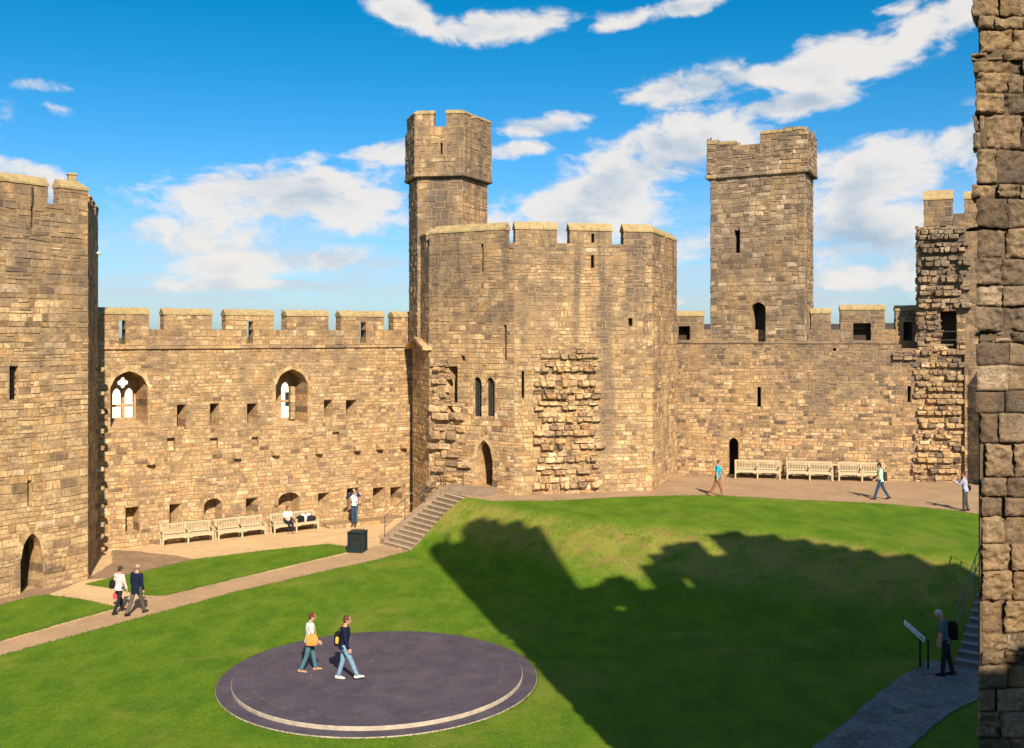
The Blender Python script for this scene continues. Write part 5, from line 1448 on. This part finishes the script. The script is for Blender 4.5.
bag('holdall', 'black holdall at the right end of the slatted seat', 'bag', [('bag', bagbody(c3 + Vector((0, 0, .12)), dB * .28, Vector((nB.x, nB.y, 0)) * .14, .24), cloth((.018, .018, .02)), .014), ('handle', strap([c3 - dB * .1 + Vector((0, 0, .22)), c3 + Vector((0, 0, .31)), c3 + dB * .1 + Vector((0, 0, .22))], .014), cloth((.018, .018, .02)), .01)], tuple(c3))
c4 = (c2 + c3) / 2
def cl(bm):
    for k in range(7): ball(bm, c4 + Vector((R.uniform(-.16, .16), R.uniform(-.06, .12), .22 + R.uniform(-.05, .14))), R.uniform(.07, .12), R.uniform(.06, .1), R.uniform(.05, .09))
    limb(bm, [(c4 + Vector((0, 0, .2)), .1), (c4 + dB * .02 + Vector((0, -.1, .04)), .05)])
bag('jacket', 'crumpled white jacket thrown over the two black bags on the slatted seat', 'jacket', [('cloth', cl, cloth((.72, .70, .68)), .014)], tuple(c4 + Vector((0, 0, .1))))
# on the terrace
p = feet(717.5, 496); P7 = person('man in a bright turquoise T-shirt and rust trousers striding on the terrace', (p.x, p.y, 2.1), rad(-100), 1.76, ((17, 3), (-19, 12)), 4, (((-.2, .3, -1), (0, .4, -1)), ((.2, -.3, -1), (.05, .1, -1))), (5, 0), (.015, .36, .56), .5, .02, (.26, .115, .065), (.38, .17, .13), (.16, .07, .04), skin=SKINR, vox=.012)
c = P7['W'](-.30, .02, .86)
bag('shoulder_bag', 'dark shoulder bag at the far side of the man in turquoise', 'bag', [('bag', bagbody(c, (.14, .02, 0), (0, .08, 0), .3), cloth((.02, .018, .018)), .014), ('strap', strap([c + Vector((-.05, 0, .14)), P7['W'](-.19, -.08, 1.3), P7['W'](-.14, .0, 1.49), P7['W'](-.2, .12, 1.3), c + Vector((.06, 0, .14))]), cloth((.02, .018, .018)), .01)], tuple(c))
p = feet(880.5, 499.5); P8 = person('dark-haired person in a mint T-shirt and jeans walking left past the terrace seats', (p.x, p.y, 2.1), rad(75), 1.74, ((20, 4), (-20, 12)), 2, (((-.15, .2, -1), (0, .7, -.6)), ((.15, .15, -1), (0, .9, -.4))), (12, 0), (.42, .66, .55), .5, .02, (.03, .06, .13), (.025, .022, .02), (.03, .02, .015), hairlen=.03, vox=.012)
c = P8['W'](.0, -.2, 1.12)
bag('rucksack', 'dark rucksack on the back of the person in mint', 'bag', [('bag', bagbody(c, (.09, .02, 0), (-.03, .14, 0), .42), cloth((.05, .04, .035)), .014)] + [('strap', strap([P8['W'](s, -.14, 1.36), P8['W'](s, 0, 1.5), P8['W'](s * 1.05, .14, 1.3), P8['W'](s * 1.2, -.1, 1.05)]), cloth((.05, .04, .035)), .01) for s in (-.1, .1)], tuple(c))
p = feet(965, 511); P9 = person('person in a lavender shirt and grey trousers standing near the broken tower', (p.x, p.y, 2.1), rad(60), 1.70, ((4, 3), (-5, 4)), 3, (((-.2, .5, -.8), (.1, .8, .35)), ((.2, .5, -.8), (-.1, .8, .3))), (10, 0), (.36, .36, .52), .85, .02, (.055, .06, .06), (.03, .025, .025), (.07, .03, .025), vox=.012)
c = P9['W'](.2, -.12, 1.0)
bag('shoulder_bag', 'black bag slung across the person in the lavender shirt', 'bag', [('bag', bagbody(c, (.12, .02, 0), (-.01, .08, 0), .24), cloth((.015, .013, .016)), .013), ('strap', strap([c + Vector((0, 0, .11)), P9['W'](.08, -.15, 1.25), P9['W'](-.1, -.12, 1.42), P9['W'](-.13, .0, 1.49), P9['W'](-.08, .14, 1.35), P9['W'](.12, .14, 1.15), c + Vector((0, .03, .11))]), cloth((.015, .013, .016)), .01)], tuple(c))
# reading the sign
p = feet(946, 677.5); z = h(p.x, p.y) + .055
P10 = person('grey-haired man in a slate-blue polo shirt bending to read the slanted information panel', (p.x, p.y, z), rad(70), 1.80, ((8, 4), (-8, 6)), 11, (((-.12, .1, -1), (0, .15, -1)), ((.14, .1, -1), (0, .2, -1))), (22, 0), (.085, .14, .19), .5, .02, (.02, .024, .04), (.02, .016, .015), (.50, .46, .44), vox=.010)
c = P10['W'](.0, -.22, 1.18)
bag('rucksack', 'black rucksack on the back of the man reading the sign', 'bag', [('bag', bagbody(c, (.11, .03, 0), (-.04, .15, 0), .48), cloth((.010, .010, .012)), .014)] + [('strap', strap([P10['W'](s, -.16, 1.38), P10['W'](s, -.02, 1.505), P10['W'](s * 1.05, .15, 1.32), P10['W'](s * 1.2, -.1, 1.05)]), cloth((.010, .010, .012)), .01) for s in (-.1, .1)], tuple(c))

# ================================================================== SKY AND LIGHT
AZ, EL = rad(15.2), rad(35.0)          # sun stands behind the viewer, a little to the right
sun_dir = Vector((math.sin(AZ) * math.cos(EL), -math.cos(AZ) * math.cos(EL), math.sin(EL)))
ld = bpy.data.lights.new('sun', 'SUN'); ld.energy = 5.0; ld.angle = rad(.53); ld.color = (1.0, .835, .61)
lo = bpy.data.objects.new('sun', ld); C.objects.link(lo); lo.rotation_euler = (-sun_dir).to_track_quat('-Z', 'Y').to_euler(); lo.location = (20, -60, 50)
wd = bpy.data.worlds.new('World'); SC.world = wd; wd.use_nodes = True
t = wd.node_tree; t.nodes.clear(); g = NG(t)
tc = g.n('ShaderNodeTexCoord').outputs['Generated']
sx = g.n('ShaderNodeSeparateXYZ'); g.link(tc, sx.inputs[0])
az = g.math('ARCTAN2', sx.outputs[0], sx.outputs[1]); el = g.math('ARCSINE', sx.outputs[2])
sky = g.n('ShaderNodeTexSky', sky_type='NISHITA', sun_disc=False, sun_elevation=EL, sun_rotation=math.atan2(sun_dir.x, sun_dir.y), altitude=20, air_density=1.0, dust_density=.6, ozone_density=2.0)
hs = g.n('ShaderNodeHueSaturation', ins={'Hue': .5, 'Saturation': 1.25, 'Value': 1.0, 'Color': sky.outputs[0]})
tint = g.mix(g.rng(el, .0, .34, 0, 1), (.80, 1.08, 1.55), (.015, 1.0, 1.22))
skc = g.mix(1.0, hs.outputs[0], tint, 'MULTIPLY')
ae = g.n('ShaderNodeCombineXYZ', ins={0: az, 1: el, 2: 0.0}).outputs[0]
def ang(px, py):
    a = math.atan((px - CXP) / F_PX); return a, math.atan((HYP - py) / F_PX * math.cos(a))
BLOBS = [  # where banks of cloud lie: centre, half-width, half-height, tilt (degrees), weight
 (395, 8, 42, 20, -8, .9), (520, 26, 105, 20, 2, 1.0), (610, 22, 70, 14, 8, .8), (685, 7, 55, 11, 6, .9),
 (262, 198, 150, 40, 5, 1.0), (200, 232, 100, 34, 0, .85), (365, 205, 80, 30, 4, .9), (385, 152, 58, 17, 10, 1.0), (310, 160, 40, 12, 20, .6),
 (225, 264, 75, 17, 6, .95), (310, 262, 70, 16, 8, .85), (200, 280, 110, 14, 0, .6),
 (545, 126, 68, 14, 5, .95), (512, 150, 45, 13, 8, .9),
 (620, 195, 150, 60, 28, 1.05), (560, 215, 100, 40, 8, .95), (690, 140, 90, 45, 25, .9), (800, 103, 85, 17, 5, 1.0), (715, 85, 105, 22, 4, 1.0), (840, 58, 110, 34, 16, 1.05), (920, 30, 75, 30, 20, .95), (900, 8, 40, 12, 10, .8),
 (650, 255, 100, 35, 10, .8), (880, 175, 130, 46, 8, 1.05), (960, 150, 60, 32, 15, 1.0), (840, 225, 140, 50, 3, .95), (900, 275, 130, 26, 4, .75), (830, 300, 170, 14, 0, .6), (1010, 160, 80, 60, 0, 1.0),
 (48, 85, 52, 9, 2, .36), (55, 110, 24, 9, -8, .42), (10, 168, 55, 16, -10, .85), (20, 200, 60, 20, 0, .6), (560, 300, 220, 14, 0, .5),
 (-150, 120, 160, 40, 6, .9), (-300, 230, 160, 30, 0, .8), (1250, 90, 200, 50, 10, 1.0), (1300, 250, 250, 30, 0, .8)]
field = None
for cx, cy, rx, ry, rot, wgt in BLOBS:
    a, e = ang(cx, cy); a2, e2 = ang(cx + rx, cy); a3, e3 = ang(cx, cy - ry)
    mp = g.n('ShaderNodeMapping', vector_type='TEXTURE'); g.link(ae, mp.inputs['Vector'])
    mp.inputs['Location'].default_value = (a, e, 0); mp.inputs['Rotation'].default_value = (0, 0, rad(rot)); mp.inputs['Scale'].default_value = (abs(a2 - a), abs(e3 - e), 1)
    ln = g.n('ShaderNodeVectorMath', operation='LENGTH'); g.link(mp.outputs[0], ln.inputs[0])
    k = g.rng(ln.outputs['Value'], .15, 1.5, wgt, 0)
    field = k if field is None else g.math('MAXIMUM', field, k)
rear = g.math('MULTIPLY', g.rng(g.math('ABSOLUTE', az), .75, 1.1), g.rng(g.noise(tc, 2.2, 4, .5), .42, .7, 0, .9))
field = g.math('MAXIMUM', field, rear)
st = g.scaled(ae, (1.0, 1.75, 1.0))
warp = g.n('ShaderNodeTexNoise', ins={'Scale': 7.0, 'Detail': 5, 'Roughness': .55}); g.link(st, warp.inputs['Vector'])
wv = g.n('ShaderNodeVectorMath', operation='MULTIPLY_ADD', ins={0: warp.outputs['Color'], 1: (.10, .10, 0), 2: st}).outputs[0]
fb = g.noise(wv, 12.0, 12, .60); fbu = g.noise(g.n('ShaderNodeVectorMath', operation='ADD', ins={0: wv, 1: (.012, .03, 0)}).outputs[0], 12.0, 6, .5); fb2 = g.noise(g.scaled(wv, (.8, 1.2, 1)), 24.0, 8, .62)
d = g.math('ADD', field, g.math('ADD', g.math('MULTIPLY', g.math('SUBTRACT', fb, .5), 3.0), g.math('MULTIPLY', g.math('SUBTRACT', fb2, .5), .6)))
cover = g.math('MULTIPLY', g.math('MULTIPLY', g.rng(field, .02, .3), g.rng(el, -.02, .03)), g.rng(d, .3, .9, 0, 1))
shd = g.math('ADD', g.math('ADD', g.rng(d, .7, 1.7, 0, .7), g.math('MULTIPLY', g.math('SUBTRACT', fbu, fb), 2.2)), g.math('MULTIPLY', g.math('SUBTRACT', g.noise(g.scaled(wv, (1, 1.2, 1)), 6.0, 5, .55), .5), 1.9))
ccol = g.mix(g.rng(shd, -.1, .8), (9.3, 8.9, 8.5), (4.3, 5.6, 6.9))
vf = None      # thin sheets of high cloud low in the sky
for cx, cy, rx, ry in ((835, 262, 230, 85), (240, 268, 260, 55), (600, 290, 160, 40), (1200, 250, 260, 80), (-250, 250, 260, 60)):
    a, e = ang(cx, cy); a2, e2 = ang(cx + rx, cy); a3, e3 = ang(cx, cy - ry)
    mp = g.n('ShaderNodeMapping', vector_type='TEXTURE'); g.link(ae, mp.inputs['Vector'])
    mp.inputs['Location'].default_value = (a, e, 0); mp.inputs['Scale'].default_value = (abs(a2 - a), abs(e3 - e), 1)
    ln = g.n('ShaderNodeVectorMath', operation='LENGTH'); g.link(mp.outputs[0], ln.inputs[0]); k = g.rng(ln.outputs['Value'], .2, 1.3, 1, 0)
    vf = k if vf is None else g.math('MAXIMUM', vf, k)
vn = g.rng(g.noise(g.scaled(wv, (.55, 3.2, 1)), 9.0, 9, .6), .34, .64, .08, .95)
skc = g.mix(g.math('MULTIPLY', vf, vn), skc, (6.3, 7.2, 8.0))
out = g.mix(g.math('MULTIPLY', cover, .95), skc, ccol)
bg = g.n('ShaderNodeBackground', ins={'Color': out, 'Strength': .058}); wo = g.n('ShaderNodeOutputWorld'); g.link(bg.outputs[0], wo.inputs[0])

# ================================================================== CAMERA
cd = bpy.data.cameras.new('camera'); co = bpy.data.objects.new('camera', cd); C.objects.link(co)
co.location = (0, 0, EYE); co.rotation_euler = (rad(90), 0, 0)
cd.sensor_width = 36; cd.lens = 36 * F_PX / 1024; cd.shift_y = -(374 - HYP) / 1024; cd.clip_start = .1; cd.clip_end = 8000
SC.camera = co
SC.view_settings.view_transform = 'Standard'; SC.view_settings.look = 'None'; SC.view_settings.gamma = 1; SC.view_settings.exposure = .72
SC.view_settings.use_curve_mapping = False
SC.cycles.use_denoising = True; SC.cycles.max_bounces = 6; SC.cycles.diffuse_bounces = 3
SC.cycles.use_adaptive_sampling = True; SC.cycles.adaptive_threshold = .015
